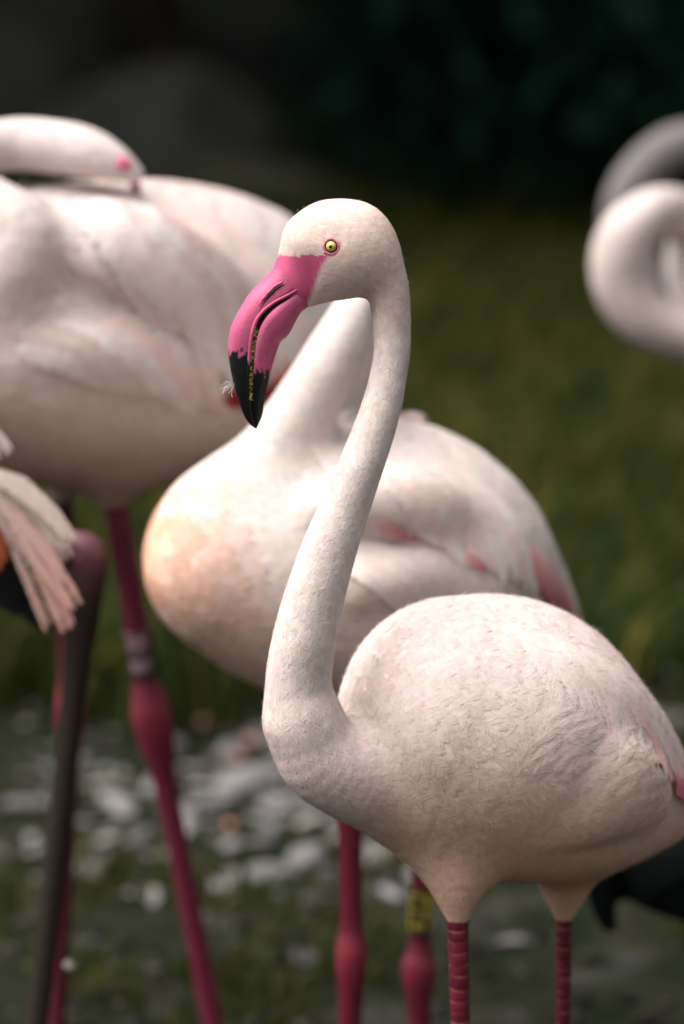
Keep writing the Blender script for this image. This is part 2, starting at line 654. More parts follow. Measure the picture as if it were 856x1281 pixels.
def tree(name, label, x, y, h, rad, trunk_r, nleaf, leafsize, colr, seed, group=None, lean=0.0, low=0.42, cat='tree'):
    r = np.random.default_rng(seed)
    z0 = float(gz(x, y))
    t = thing(name, label, cat, (x, y, z0), group)
    top = np.array([x + lean, y, z0 + h * 0.7])
    cen = np.array([x + lean, y, z0 + h * (low + 1) / 2])
    A = Acc()
    pts = resample([[x, y, z0 - 0.05], [x + lean * 0.2, y + 0.05, z0 + h * 0.25], [x + lean * 0.7, y - 0.05, z0 + h * 0.5], top], 14)
    s_ = np.linspace(0, 1, 14)
    V, Q = tube(pts, trunk_r * (1.25 - 0.95 * s_ + 0.35 * np.exp(-s_ * 14)), 10, ref=(1, 0, 0))
    A.add(V, Q, (1, 1, 1))
    for i in range(7):
        a = r.random() * 6.28
        s0 = pts[6 + i]
        e = cen + np.array([math.cos(a) * rad * 0.7, math.sin(a) * rad * 0.7, r.uniform(-0.2, 0.35) * h * 0.4])
        lp = resample([s0, (s0 + e) / 2 + [0, 0, 0.08 * h], e], 8)
        V, Q = tube(lp, trunk_r * np.linspace(0.45, 0.08, 8), 7, ref=(0.3, 0.2, 0.9))
        A.add(V, Q, (1, 1, 1))
    link('trunk', A.mesh('trunk'), M_bark, t)
    V, Fc, C = leaf_cloud(cen, (rad, rad, h * (1 - low) / 2), nleaf, leafsize, colr, seed + 1)
    link('crown', mesh_arrays('crown', V, Fc, C, False), M_leaf, t)
    return t


def shrub(name, label, x, y, h, rad, nleaf, leafsize, colr, seed, group):
    r = np.random.default_rng(seed)
    z0 = float(gz(x, y))
    t = thing(name, label, 'shrub', (x, y, z0), group)
    A = Acc()
    for i in range(9):
        a = r.random() * 6.28
        e = np.array([x + math.cos(a) * rad * 0.7 * r.random(), y + math.sin(a) * rad * 0.7 * r.random(), z0 + h * (0.6 + 0.35 * r.random())])
        lp = resample([[x + 0.05 * math.cos(a), y + 0.05 * math.sin(a), z0 - 0.03], [(x + e[0]) / 2, (y + e[1]) / 2, z0 + h * 0.35], e], 7)
        V, Q = tube(lp, np.linspace(0.02, 0.005, 7), 6, ref=(0.5, 0.7, 0.1))
        A.add(V, Q, (1, 1, 1))
    link('stem', A.mesh('stem'), M_bark, t)
    V, Fc, C = leaf_cloud((x, y, z0 + h * 0.52), (rad, rad, h * 0.5), nleaf, leafsize, colr, seed + 1, 34)
    link('foliage', mesh_arrays('foliage', V, Fc, C, False), M_leaf, t)
    return t


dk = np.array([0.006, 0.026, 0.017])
for i, (x, y, h, rad) in enumerate([(-3.1, 9.3, 1.5, 0.9), (-2.1, 9.9, 1.6, 0.9), (-1.3, 9.0, 1.3, 0.62), (0.42, 9.1, 1.3, 0.62), (1.25, 8.6, 1.4, 0.75), (2.3, 8.9, 1.6, 0.9),
                                    (3.4, 9.3, 1.6, 1.0), (0.1, 10.7, 1.7, 1.0), (1.2, 10.2, 1.9, 1.1), (-0.9, 11.0, 1.8, 0.9), (-4.1, 9.8, 1.8, 1.1), (4.6, 9.9, 1.8, 1.1), (0.35, 8.0, 1.1, 0.5), (1.05, 7.7, 1.2, 0.55), (1.9, 7.6, 1.2, 0.6), (-2.0, 12.0, 2.0, 1.2), (2.6, 11.0, 2.0, 1.2)]):
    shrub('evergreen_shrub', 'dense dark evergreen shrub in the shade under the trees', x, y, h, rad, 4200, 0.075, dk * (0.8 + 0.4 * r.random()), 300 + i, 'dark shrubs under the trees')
for i, (x, y, h, rad) in enumerate([(-1.9, 7.5, 5.2, 2.0), (-4.6, 7.9, 5.5, 2.1), (0.9, 7.9, 5.2, 2.0), (3.2, 7.4, 5.4, 2.0), (-0.6, 9.9, 6.0, 2.6), (2.0, 9.6, 6.0, 2.6), (4.9, 9.6, 6.0, 2.6), (-5.9, 9.8, 6.0, 2.6), (0.9, 12.6, 7.0, 3.0), (-2.6, 13.2, 7.0, 3.0), (4.4, 13.2, 7.5, 3.0)]):  # nearest trees, out of view, are added to deepen the shade on the grass
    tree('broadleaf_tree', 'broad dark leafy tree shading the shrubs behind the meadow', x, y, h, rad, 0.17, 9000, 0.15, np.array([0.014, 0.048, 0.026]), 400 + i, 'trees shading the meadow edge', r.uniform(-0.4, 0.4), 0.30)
# grey rocks half buried at the edge of the shade
for i, (x, y, sx, sy, sz) in enumerate([(-0.42, 8.6, 0.30, 0.25, 0.22), (-0.85, 9.4, 0.45, 0.35, 0.42), (-0.14, 8.1, 0.20, 0.2, 0.12)]):
    V, Fc = pebble_mesh('boulder', 500 + i, 1.0, 22, 14, 0.22)
    o = link('boulder', mesh_arrays('boulder', V, Fc), M_boulder)
    o.location = (x, y, float(gz(x, y)) + sz * 0.35)
    o.scale = (sx, sy, sz)
    o.rotation_euler = (0, 0, r.random() * 6)
    tag(o, ['grey boulder half sunk in grass, middle of three', 'largest grey boulder, nearest the dark shrubs', 'smallest grey boulder of three in the meadow'][i], 'boulder', 'boulders at the meadow edge')


# ------------------------------------------------------------------ birds: one continuous skin from blended cones
class Skin:
    """chains: list of dict(pts=[(u,v,Y,r_px)..], k=blend m, fl=(feather length start,end), sq=squash in depth)"""
    def __init__(s, chains, vox):
        s.vox = vox
        s.seg = []
        s.chains = []
        for c in chains:
            W = [at(u, v, Y) for (u, v, Y, rp) in c['pts']]
            R_ = [rp * mpp(u, v, Y) for (u, v, Y, rp) in c['pts']]
            D = np.column_stack([W, R_])
            if len(W) > 2:
                D = resample(D, 5 * (len(W) - 1) + 1)
            f0, f1 = c.get('fl', (0.03, 0.03))
            m = len(D) - 1
            ch = []
            for i in range(m):
                fl = f0 + (f1 - f0) * (i + 0.5) / m
                ch.append((D[i, :3], D[i + 1, :3], D[i, 3], D[i + 1, 3], c.get('k', 0.03), c.get('sq', 1.0), fl, c.get('flow')))
            s.seg += ch
            s.chains.append((ch, c.get('k', 0.03)))
        lo = np.min([np.minimum(a - ra, b - rb) for a, b, ra, rb, *_ in s.seg], 0) - 0.05
        hi = np.max([np.maximum(a + ra, b + rb) for a, b, ra, rb, *_ in s.seg], 0) + 0.05
        s.lo = lo
        s.n = np.ceil((hi - lo) / vox).astype(int) + 1
        s.f = np.full(s.n, 0.25, np.float32)

        def box(l_, h_):
            i0 = np.clip(np.floor((l_ - lo) / vox).astype(int), 0, s.n)
            i1 = np.clip(np.ceil((h_ - lo) / vox).astype(int) + 1, 0, s.n)
            return i0, i1
        for ch, k in s.chains:
            pad = max(k, 0.02) + 0.02
            cl = np.min([np.minimum(a - ra, b - rb) for a, b, ra, rb, *_ in ch], 0) - pad
            chh = np.max([np.maximum(a + ra, b + rb) for a, b, ra, rb, *_ in ch], 0) + pad
            c0, c1 = box(cl, chh)
            g = np.full(c1 - c0, 0.25, np.float32)
            for (a, b, ra, rb, k_, sq, fl, fw) in ch:
                i0, i1 = box(np.minimum(a - ra, b - rb) - pad, np.maximum(a + ra, b + rb) + pad)
                X = (lo[0] + np.arange(i0[0], i1[0]) * vox).astype(np.float32)[:, None, None]
                Y = (lo[1] + np.arange(i0[1], i1[1]) * vox).astype(np.float32)[None, :, None]
                Z = (lo[2] + np.arange(i0[2], i1[2]) * vox).astype(np.float32)[None, None, :]
                d = s._segd(X, Y, Z, a, b, ra, rb, sq).astype(np.float32)
                sl = tuple(slice(i0[q] - c0[q], i1[q] - c0[q]) for q in range(3))
                g[sl] = np.minimum(g[sl], d)
            sl = tuple(slice(c0[q], c1[q]) for q in range(3))
            o = s.f[sl]
            h = np.maximum(k - np.abs(o - g), 0) / k
            s.f[sl] = np.minimum(o, g) - h * h * k * 0.25

    @staticmethod
    def _segd(X, Y, Z, a, b, ra, rb, sq):
        ay, by = a[1] * sq, b[1] * sq
        ex, ey, ez = b[0] - a[0], by - ay, b[2] - a[2]
        L2 = ex * ex + ey * ey + ez * ez + 1e-12
        px, py, pz = X - a[0], Y * sq - ay, Z - a[2]
        t = np.clip((px * ex + py * ey + pz * ez) / L2, 0, 1)
        return np.sqrt((px - t * ex) ** 2 + (py - t * ey) ** 2 + (pz - t * ez) ** 2) - (ra + (rb - ra) * t)

    def val(s, P):
        g = (P - s.lo) / s.vox
        g = np.clip(g, 0.001, s.n - 1.001)
        i = np.floor(g).astype(int)
        t = g - i
        f = s.f
        x, y, z = i[:, 0], i[:, 1], i[:, 2]
        tx, ty, tz = t[:, 0], t[:, 1], t[:, 2]
        c00 = f[x, y, z] * (1 - tx) + f[x + 1, y, z] * tx
        c10 = f[x, y + 1, z] * (1 - tx) + f[x + 1, y + 1, z] * tx
        c01 = f[x, y, z + 1] * (1 - tx) + f[x + 1, y, z + 1] * tx
        c11 = f[x, y + 1, z + 1] * (1 - tx) + f[x + 1, y + 1, z + 1] * tx
        return (c00 * (1 - ty) + c10 * ty) * (1 - tz) + (c01 * (1 - ty) + c11 * ty) * tz

    def grad(s, P):
        h = s.vox * 1.2
        G = np.zeros_like(P)
        for k in range(3):
            e = np.zeros(3)
            e[k] = h
            G[:, k] = (s.val(P + e) - s.val(P - e)) / (2 * h)
        return G

    def project(s, P, h=0.0, it=2):
        for _ in range(it):
            g = s.grad(P)
            q = np.maximum((g * g).sum(1), 0.15)
            P = P - g * np.clip((s.val(P) - h) / q, -0.02, 0.02)[:, None]
        return P

    def hit(s, u, v):
        """first point of the skin on the line of sight through a photo pixel"""
        d = unit(ray(u, v))
        t = np.arange(2.0, 6.0, 0.002)
        P = CAM + d * t[:, None]
        ins = ((P > s.lo) & (P < s.lo + (s.n - 1) * s.vox)).all(1)
        fv = np.where(ins, s.val(P), 1)
        w = np.where(fv < 0)[0]
        k = w[0] if len(w) else np.argmin(fv)
        p = s.project(P[k:k + 1], 0, 3)
        return p[0], unit(s.grad(p))[0]

    def flow(s, P):
        acc = np.zeros_like(P)
        fl = np.zeros(len(P))
        ws = np.zeros(len(P))
        for (a, b, ra, rb, k, sq, f_, fw) in s.seg:
            d = s._segd(P[:, 0], P[:, 1], P[:, 2], a, b, ra, rb, sq)
            w = np.exp(-np.clip(d, -0.03, 0.3) / 0.010)
            dv = unit(b - a) if fw is None else unit(np.array(fw, float))
            acc += w[:, None] * dv
            fl += w * f_
            ws += w
        return unit(acc), fl / ws

    def surface(s):
        """surface nets"""
        f = s.f
        neg = f < 0
        n = s.n
        # cells with mixed corners
        cs = np.zeros(n - 1, np.int8)
        for dx in (0, 1):
            for dy in (0, 1):
                for dz in (0, 1):
                    cs += neg[dx:n[0] - 1 + dx, dy:n[1] - 1 + dy, dz:n[2] - 1 + dz]
        act = (cs > 0) & (cs < 8)
        cx, cy, cz = np.where(act)
        idx = np.full(n - 1, -1, np.int32)
        idx[cx, cy, cz] = np.arange(len(cx))
        accp = np.zeros((len(cx), 3))
        cnt = np.zeros(len(cx))
        for ax in range(3):
            o1, o2 = [q for q in range(3) if q != ax]
            for da in (0, 1):
                for db in (0, 1):
                    c0 = [cx, cy, cz]
                    c0 = [c.copy() for c in c0]
                    c0[o1] += da
                    c0[o2] += db
                    c1 = [c.copy() for c in c0]
                    c1[ax] += 1
                    fa, fb = f[tuple(c0)], f[tuple(c1)]
                    m = (fa < 0) != (fb < 0)
                    t = np.where(m, fa / np.where(m, fa - fb, 1), 0)
                    p = np.stack(c0, -1).astype(float)
                    p[:, ax] += t
                    accp[m] += p[m]
                    cnt[m] += 1
        V = s.lo + accp / cnt[:, None] * s.vox
        Fs = []
        for ax in range(3):
            o1, o2 = (ax + 1) % 3, (ax + 2) % 3
            sl0 = [slice(1, n[q] - 1) for q in range(3)]
            sl1 = list(sl0)
            sl0[ax] = slice(0, n[ax] - 1)
            sl1[ax] = slice(1, n[ax])
            a, b = neg[tuple(sl0)], neg[tuple(sl1)]
            w = np.where(a != b)
            base = [w[0] + 1, w[1] + 1, w[2] + 1]
            base[ax] = w[ax]
            fl = a[w]
            q = []
            for (d1, d2) in ((-1, -1), (0, -1), (0, 0), (-1, 0)):
                c = [x.copy() for x in base]
                c[o1] += d1
                c[o2] += d2
                q.append(idx[tuple(c)])
            q = np.stack(q, -1)
            q[~fl] = q[~fl][:, ::-1]
            Fs.append(q)
        Fq = np.vstack(Fs)
        Fq = Fq[(Fq >= 0).all(1)]
        V = s.project(V, 0, 1)
        return V, Fq


def barb_template(nb, lean=0.5):
    """one feather as separate barbs on both sides of the shaft, (u across -1..1, v along 0..1)"""
    UV, Fc = [], []
    r = np.random.default_rng(nb)
    for side in (-1, 1):
        for i in range(nb):
            v0 = 0.12 + 0.80 * i / nb
            dv = 0.86 / nb * 0.95
            wid = (math.sin(min(1.0, (v0 + 0.10) / 0.55) * math.pi / 2)) * (1 - 0.80 * max(0, (v0 - 0.55) / 0.45) ** 1.6)
            wid *= r.uniform(0.9, 1.05)
            k = len(UV)
            ln = 0.12 + 0.16 * lean + r.uniform(-0.02, 0.03)
            UV += [(0, v0), (0, v0 + dv), (side * wid * 0.62, v0 + ln * 0.6), (side * wid * 0.62, v0 + ln * 0.6 + dv * 0.95), (side * wid, min(1.03, v0 + ln + dv * 0.5))]
            if side > 0:
                Fc += [(k, k + 2, k + 3), (k, k + 3, k + 1), (k + 2, k + 4, k + 3)]
            else:
                Fc += [(k, k + 3, k + 2), (k, k + 1, k + 3), (k + 2, k + 3, k + 4)]
    return np.array(UV), np.array(Fc)


TEMPL = {nb: barb_template(nb) for nb in (4, 6, 11, 15)}


def lay_feathers(skin, V, Fq, colf, exclude=None, dens=0.36, coarse=1.0, lift=1.0, seed=1, detail=True, wid=0.36):
    """small contour feathers laid like shingles along the skin's flow -> Acc"""
    r = np.random.default_rng(seed)
    T = tris(Fq)
    a, b, c = V[T[:, 0]], V[T[:, 1]], V[T[:, 2]]
    ar = np.linalg.norm(np.cross(b - a, c - a), axis=1)
    pr = ar / ar.sum()
    ncand = 160000 if detail else 30000
    k = r.choice(len(T), ncand, p=pr)
    s1, s2 = np.sqrt(r.random(ncand))[:, None], r.random(ncand)[:, None]
    P = (1 - s1) * a[k] + s1 * (1 - s2) * b[k] + s1 * s2 * c[k]
    fd, fl = skin.flow(P)
    fl = fl * coarse
    if exclude is not None:
        m = ~exclude(P)
        P, fd, fl = P[m], fd[m], fl[m]
    out = Acc()
    bins = [0, 0.009, 0.0125, 0.017, 0.024, 0.033, 9]
    for bi in range(len(bins) - 1):
        m = np.where((fl >= bins[bi]) & (fl < bins[bi + 1]))[0]
        if not len(m):
            continue
        cell = dens * fl[m].mean()
        key = np.floor(P[m] / cell).astype(np.int64)
        h = key[:, 0] * 73856093 ^ key[:, 1] * 19349663 ^ key[:, 2] * 83492791
        _, first = np.unique(h, return_index=True)
        m = m[first]
        nb = 4 if bins[bi + 1] <= 0.0125 else 6 if bins[bi + 1] <= 0.017 else (15 if detail else 11)
        UV, Fc = TEMPL[nb]
        n = len(m)
        fine = bins[bi + 1] <= 0.017
        p, f, l = P[m], fd[m], fl[m] * r.uniform(0.8, 1.25, n) * (1.5 if fine else 1.15)
        g = unit(skin.grad(p))
        f = f + 0.16 * r.normal(size=(n, 3))
        f = unit(f - (f * g).sum(1, keepdims=True) * g)
        s = np.cross(f, g)
        w = l * (0.20 if fine else wid * 0.85) * r.uniform(0.85, 1.15, n)
        M = len(UV)
        Q = p[:, None] + UV[None, :, 1:2] * l[:, None, None] * f[:, None] + UV[None, :, 0:1] * w[:, None, None] * s[:, None]
        # the cross profile arches a little, the tip lifts off the coat
        lf = l * lift * r.uniform(0.25, 1.0, n) * (0.6 if fine else 0.85)
        hh = (0.0 + 0.11 * UV[None, :, 1] ** 1.2) * lf[:, None] - 0.03 * (UV[None, :, 0] ** 2) * lf[:, None]
        hh = hh + np.repeat(r.normal(size=(n, M // 5)) * (np.minimum(0.00009, 0.0045 * l[:, None]) * (0.5 if fine else 1.0)), 5, axis=1)
        Q = skin.project(Q.reshape(-1, 3), hh.reshape(-1), 2)
        C = colf(p) * (1 + (0.05 if bins[bi + 1] <= 0.017 else 0.022) * r.normal(size=(n, 1)))
        C = np.repeat(C, M, axis=0) * (1 + np.repeat(r.normal(size=(n, M // 5)) * 0.03, 5, axis=1)).reshape(-1, 1)
        C = np.clip(C, 0, 0.9)
        out.add(Q, (Fc[None] + (np.arange(n) * M)[:, None, None]).reshape(-1, 3), C)
    return out


def vane(skin, path_px, w_m, col, col_tip=None, h0=0.001, h1=0.006, nb=46, seed=0, tipround=0.6, Y=None, ragged=0.3, camber=0.03):
    """one long feather: a shaft with separate soft barbs on both sides; its path of photo
    pixels (root -> tip) is dropped onto the skin, or lies on an upright plane Y for free feathers"""
    r = np.random.default_rng(seed)
    if Y is None:
        pts = np.array([skin.hit(u, v)[0] for u, v in path_px])
    else:
        pts = np.array([at(u, v, Y) for (u, v) in path_px])
    n = 60
    C = resample(pts, n)
    if Y is None:
        C = skin.project(C, 0, 2)
        Nn = unit(skin.grad(C))
    else:
        Nn = np.broadcast_to(-FWD, C.shape)
    T = unit(np.gradient(C, axis=0))
    Sd = unit(np.cross(T, Nn))
    Lg = np.linalg.norm(np.diff(C, axis=0), axis=1).sum()
    ts = np.linspace(0, 1, n)

    def frame(t):
        t = np.clip(t, 0, 1)
        return [np.stack([np.interp(t, ts, X[:, k]) for k in range(3)], -1) for X in (C, Sd, Nn)]

    def prof(t):
        p = np.minimum(1, np.clip(t, 0, 1) / 0.15) ** 0.6
        k = 1 - tipround * 0.5
        return p * np.where(t > k, np.sqrt(np.clip(1 - 0.9 * ((t - k) / (1 - k)) ** 2, 0.02, 1)), 1)
    tb = np.linspace(0.02, 0.93, nb)
    dt = 0.92 / nb * 2.3
    Vs, Fs, Ts, Hs = [], [], [], []
    base = 0
    adv = np.clip(w_m / Lg * 1.3, 0.03, 0.30)
    for sgn in (-1, 1):
        ln = prof(tb + adv * 0.7) * w_m * (1 - ragged * r.random(nb) ** 2)
        ad = adv * r.uniform(0.9, 1.12, nb)
        rows_ = []
        for s_ in (0.0, 0.35, 0.7, 1.0):
            wd = dt * (1.0, 1.0, 0.8, 0.15)[(0.0, 0.35, 0.7, 1.0).index(s_)]
            for e in (0, 1):
                t = tb + ad * s_ ** 1.3 + wd * (e - 0.5 * (s_ > 0.9))
                c_, sd_, nn_ = frame(t)
                over = np.clip(t - 1, 0, 1)[:, None] * Lg * T[-1]
                rows_.append((c_ + over + sd_ * (sgn * ln * s_)[:, None], t, np.full(nb, s_), nn_))
        P8 = np.stack([q[0] for q in rows_], 1)
        T8 = np.stack([q[1] for q in rows_], 1)
        S8 = np.stack([q[2] for q in rows_], 1)
        N8 = np.stack([q[3] for q in rows_], 1)
        h = h0 + (h1 - h0) * (np.clip(T8, 0, 1) if Y is not None else np.clip(T8 / 0.5, 0, 1) * 0.7 + 0.3 * np.clip(T8, 0, 1)) - camber * w_m * S8 ** 2 + r.normal(size=(nb, 1)) * 0.00010
        if Y is not None:
            P8 = P8 + N8 * h[..., None]
        Vs.append(P8.reshape(-1, 3)); Ts.append(T8.reshape(-1)); Hs.append(h.reshape(-1))
        o = (np.arange(nb) * 8)[:, None]
        for q in range(3):
            k = 2 * q
            Fs.append(base + o + ([k, k + 2, k + 3, k + 1] if sgn > 0 else [k, k + 1, k + 3, k + 2]))
        base += nb * 8
    V = np.vstack(Vs)
    t = np.clip(np.concatenate(Ts), 0, 1)
    if Y is None:
        V = skin.project(V, np.concatenate(Hs), 2)
    F_ = np.vstack(Fs)
    sh = C + Nn * (h0 + (h1 - h0) * ts + 0.0002)[:, None]
    if Y is None:
        sh = skin.project(sh, h0 + (h1 - h0) * ts + 0.0002, 2)
    Vt, Qt = tube(sh[::3], np.linspace(0.0004, 0.00015, len(sh[::3])) * (1.0 if Y is not None else 0.3), 5)
    col = np.asarray(col, float)
    ct = col if col_tip is None else np.asarray(col_tip, float)
    tt = np.concatenate([t, np.repeat(ts[::3], 5), [0, 1]])
    cc = col[None] * (1 - tt[:, None]) + ct[None] * tt[:, None]
    return mesh_arrays('feather', np.vstack([V, Vt]), np.vstack([tris(F_), tris(Qt) + len(V)]), np.clip(cc, 0, 0.9))


PINKLEG = lin(104, 28, 46)


def leg(root, pts, radii, col, seed=1, foot_dir=(-1, -0.4), seg=16, dark=None, scutes=False, hock_col=None, hlen=0.12):
    """pts: thigh end, hock, ankle (world); radii: tibia top, tibia mid, hock, tarsus, ankle"""
    hip, hock, ank = [np.asarray(p, float) for p in pts]
    n1, n2 = 36, 44
    t1, t2 = np.linspace(0, 1, n1), np.linspace(0, 1, n2)[1:]
    P = np.vstack([hip + (hock - hip) * t1[:, None], hock + (ank - hock) * t2[:, None]])
    # round the bend
    for _ in range(3):
        P[1:-1] = 0.5 * P[1:-1] + 0.25 * (P[:-2] + P[2:])
    rt, rm, rh, ra_, re = radii
    r1 = np.where(t1 < 0.5, rt + (rm - rt) * t1 / 0.5, rm) + (rh - rm) * np.exp(-((1 - t1) / 0.11) ** 2)
    r2 = ra_ + (rh - ra_) * np.exp(-(t2 / hlen) ** 2) + (re - ra_) * smoothstep(0.85, 1.0, t2)
    R_ = np.concatenate([r1, r2])
    s = np.concatenate([t1, 1 + t2])
    R_ = R_ * (1 + 0.012 * np.sin(s * 110))
    V, Q = tube(P, R_, seg, ref=(0, 1, 0))
    ss = np.concatenate([np.repeat(s, seg), [0, 2]])
    c = np.asarray(col)[None] * np.ones((len(V), 1))
    hk = np.exp(-((ss - 0.97) / 0.09) ** 2)[:, None]
    c = c * (1 - 0.7 * hk) + (np.asarray(hock_col) if hock_col is not None else lin(150, 52, 70)) * 0.7 * hk
    if dark is not None:
        d = smoothstep(0.9, 1.15, ss)[:, None]
        c = c * (1 - d) + np.asarray(dark) * d
    if scutes:
        c = c * 0.5 + lin(172, 112, 100) * 0.5
    lo_ = link('leg', mesh_arrays('leg', V, tris(Q), np.clip(c, 0, 0.9)), M_leg, root)
    if scutes:
        # horny plates wrapped round the shin, each its own piece
        L = np.concatenate([[0], np.cumsum(np.linalg.norm(np.diff(P, axis=0), axis=1))])
        rr = np.random.default_rng(seed)
        d = 0.001
        while d < L[-1] - 0.012:
            hgt = rr.uniform(0.0058, 0.0125)
            zs = np.linspace(d, d + hgt - 0.0006, 5)
            cp = np.stack([np.interp(zs, L, P[:, k]) for k in range(3)], -1)
            cr_ = np.interp(zs, L, R_)
            tt = unit(cp[-1] - cp[0])
            ax = unit(np.cross(tt, [0, 1.0, 0]))
            ay = np.cross(tt, ax)
            th = np.linspace(-2.3, 2.3, 17) - math.pi / 2 * 0 + rr.uniform(-0.15, 0.15)
            face = unit(-FWD - (-FWD @ tt) * tt)
            side = np.cross(tt, face)
            th_prof = np.array([0.0, 0.00025, 0.0003, 0.00025, 0.0])
            wob = rr.uniform(-0.0006, 0.0006) + 0.0006 * np.sin(th * 1.5 + rr.random() * 6)
            Vs = []
            for q in range(5):
                rad_ = cr_[q] + th_prof[q]
                Vs.append(cp[q] + rad_ * (np.cos(th)[:, None] * face + np.sin(th)[:, None] * side) + wob[:, None] * tt)
            Vs = np.vstack(Vs)
            i, j = np.meshgrid(np.arange(4), np.arange(16), indexing='ij')
            Qs = np.stack([i * 17 + j, i * 17 + j + 1, (i + 1) * 17 + j + 1, (i + 1) * 17 + j], -1).reshape(-1, 4)
            dd = (d / L[-1])
            cs = np.asarray(col) * rr.uniform(0.75, 1.15)
            hk_ = math.exp(-((d - L[n1 - 1]) / 0.03) ** 2)
            cs = cs * (1 - 0.5 * hk_) + lin(168, 62, 82) * 0.5 * hk_
            link('leg_plate', mesh_arrays('leg_plate', Vs, Qs, np.broadcast_to(cs, (len(Vs), 3))), M_leg, lo_)
            d += hgt
    # webbed foot
    A = Acc()
    f = unit(np.array([foot_dir[0], foot_dir[1], 0.0]))
    g = np.array([-f[1], f[0], 0])
    tips = []
    for ang, ln in ((-0.55, 0.085), (0, 0.10), (0.55, 0.085)):
        d = f * math.cos(ang) + g * math.sin(ang)
        e = ank + d * ln
        e[2] = ank[2] - re * 0.6
        mid = (ank + e) / 2 + [0, 0, 0.006]
        tp = resample([ank, mid, e], 9)
        Vt, Qt = tube(tp, np.linspace(re * 0.8, 0.004, 9), 8, ref=(0.2, 0.3, 0.9))
        A.add(Vt, Qt, np.asarray(col))
        tips.append((mid, e))
    for q in (0, 1):
        a0 = ank
        m0, e0 = tips[q]
        m1, e1 = tips[q + 1]
        bow = (e0 + e1) / 2 * 0.82 + ank * 0.18
        Vw = np.array([a0, m0, e0, bow, e1, m1])
        up_ = np.array([0, 0, 0.0015])
        Vw = np.vstack([Vw + up_ * 0, Vw - up_ * 2])
        A.add(Vw, [[0, 1, 2], [0, 2, 3], [0, 3, 4], [0, 4, 5], [6, 8, 7], [6, 9, 8], [6, 10, 9], [6, 11, 10], [2, 8, 9], [2, 9, 3], [3, 9, 10], [3, 10, 4]], np.asarray(col) * 0.8)
    back = resample([ank, ank - f * 0.012 + [0, 0, 0.004], ank - f * 0.026 - [0, 0, re * 0.5]], 5)
    Vt, Qt = tube(back, np.linspace(re * 0.5, 0.003, 5), 6, ref=(0.2, 0.3, 0.9))
    A.add(Vt, Qt, np.asarray(col))
    link('foot', A.mesh('foot'), M_leg, lo_)
    return lo_, P, R_


def leg_band(lg, P, R_, t0, t1, mat, marks, edge=True):
    """plastic ring on the shin with printed dark marks (rows: pos 0..1, height, [angle spans])"""
    L = np.concatenate([[0], np.cumsum(np.linalg.norm(np.diff(P, axis=0), axis=1))])
    zs = np.linspace(t0, t1, 16)
    cp = np.stack([np.interp(zs, L, P[:, k]) for k in range(3)], -1)
    r0 = np.interp(zs, L, R_).max() + 0.0016
    tt = unit(cp[-1] - cp[0])
    V, Q = tube(cp, np.full(16, r0), 28)
    band = link('leg_band', mesh_arrays('leg_band', V, tris(Q)), mat, lg)
    face = unit(-FWD - (-FWD @ tt) * tt)
    side = np.cross(tt, face)
    A = Acc()
    for (p, h, spans) in marks:
        for (a0, a1) in spans:
            th = np.linspace(a0, a1, max(4, int(abs(a1 - a0) * 8)))
            rows = []
            for q in (p - h / 2, p + h / 2):
                c = cp[0] + (cp[-1] - cp[0]) * q
                rows.append(c + (r0 + 0.0004) * (np.cos(th)[:, None] * face + np.sin(th)[:, None] * side))
            Vm = np.vstack(rows)
            m = len(th)
            j = np.arange(m - 1)
            A.add(Vm, np.stack([j, j + 1, m + j + 1, m + j], -1), (0, 0, 0))
    link('printed_mark', A.mesh('printed_mark'), M_mark, band)
    return band


def ball(c, rad, n=16, m=10, axis=None):
    th = np.linspace(0, 2 * np.pi, n, endpoint=False)
    V = [[0, 0, -1.0]]
    for i in range(1, m):
        ph = -np.pi / 2 + np.pi * i / m
        V += [[math.cos(ph) * math.cos(t), math.cos(ph) * math.sin(t), math.sin(ph)] for t in th]
    V.append([0, 0, 1.0])
    V = np.array(V) * np.asarray(rad)
    if axis is not None:
        z = unit(np.asarray(axis, float))
        x = unit(np.cross(z, [0.1, 0.2, 1.0]))
        y = np.cross(z, x)
        V = V[:, 0:1] * x + V[:, 1:2] * y + V[:, 2:3] * z
    Fq = [[0, 1 + (j + 1) % n, 1 + j, 1 + j] for j in range(n)]
    for i in range(m - 2):
        a = 1 + i * n
        Fq += [[a + j, a + (j + 1) % n, a + n + (j + 1) % n, a + n + j] for j in range(n)]
    a = 1 + (m - 2) * n
    Fq += [[a + j, a + (j + 1) % n, len(V) - 1, len(V) - 1] for j in range(n)]
    return V + np.asarray(c), tris(np.array(Fq))


def torus(c, axis, R_, rt, n=28, m=8, squash=1.0, rng=None):
    z = unit(np.asarray(axis, float))
    x = unit(np.cross(z, [0.1, 0.2, 1.0]))
    y = np.cross(z, x)
    th = np.linspace(0, 2 * np.pi, n, endpoint=False)
    ph = np.linspace(0, 2 * np.pi, m, endpoint=False)
    rr = R_ + rt * np.cos(ph)[None, :]
    V = (rr * np.cos(th)[:, None])[..., None] * x + (rr * np.sin(th)[:, None])[..., None] * y * squash + (rt * np.sin(ph)[None, :] * np.ones((n, 1)))[..., None] * z
    i, j = np.meshgrid(np.arange(n), np.arange(m), indexing='ij')
    Q = np.stack([i * m + j, ((i + 1) % n) * m + j, ((i + 1) % n) * m + (j + 1) % m, i * m + (j + 1) % m], -1).reshape(-1, 4)
    return V.reshape(-1, 3) + np.asarray(c), Q


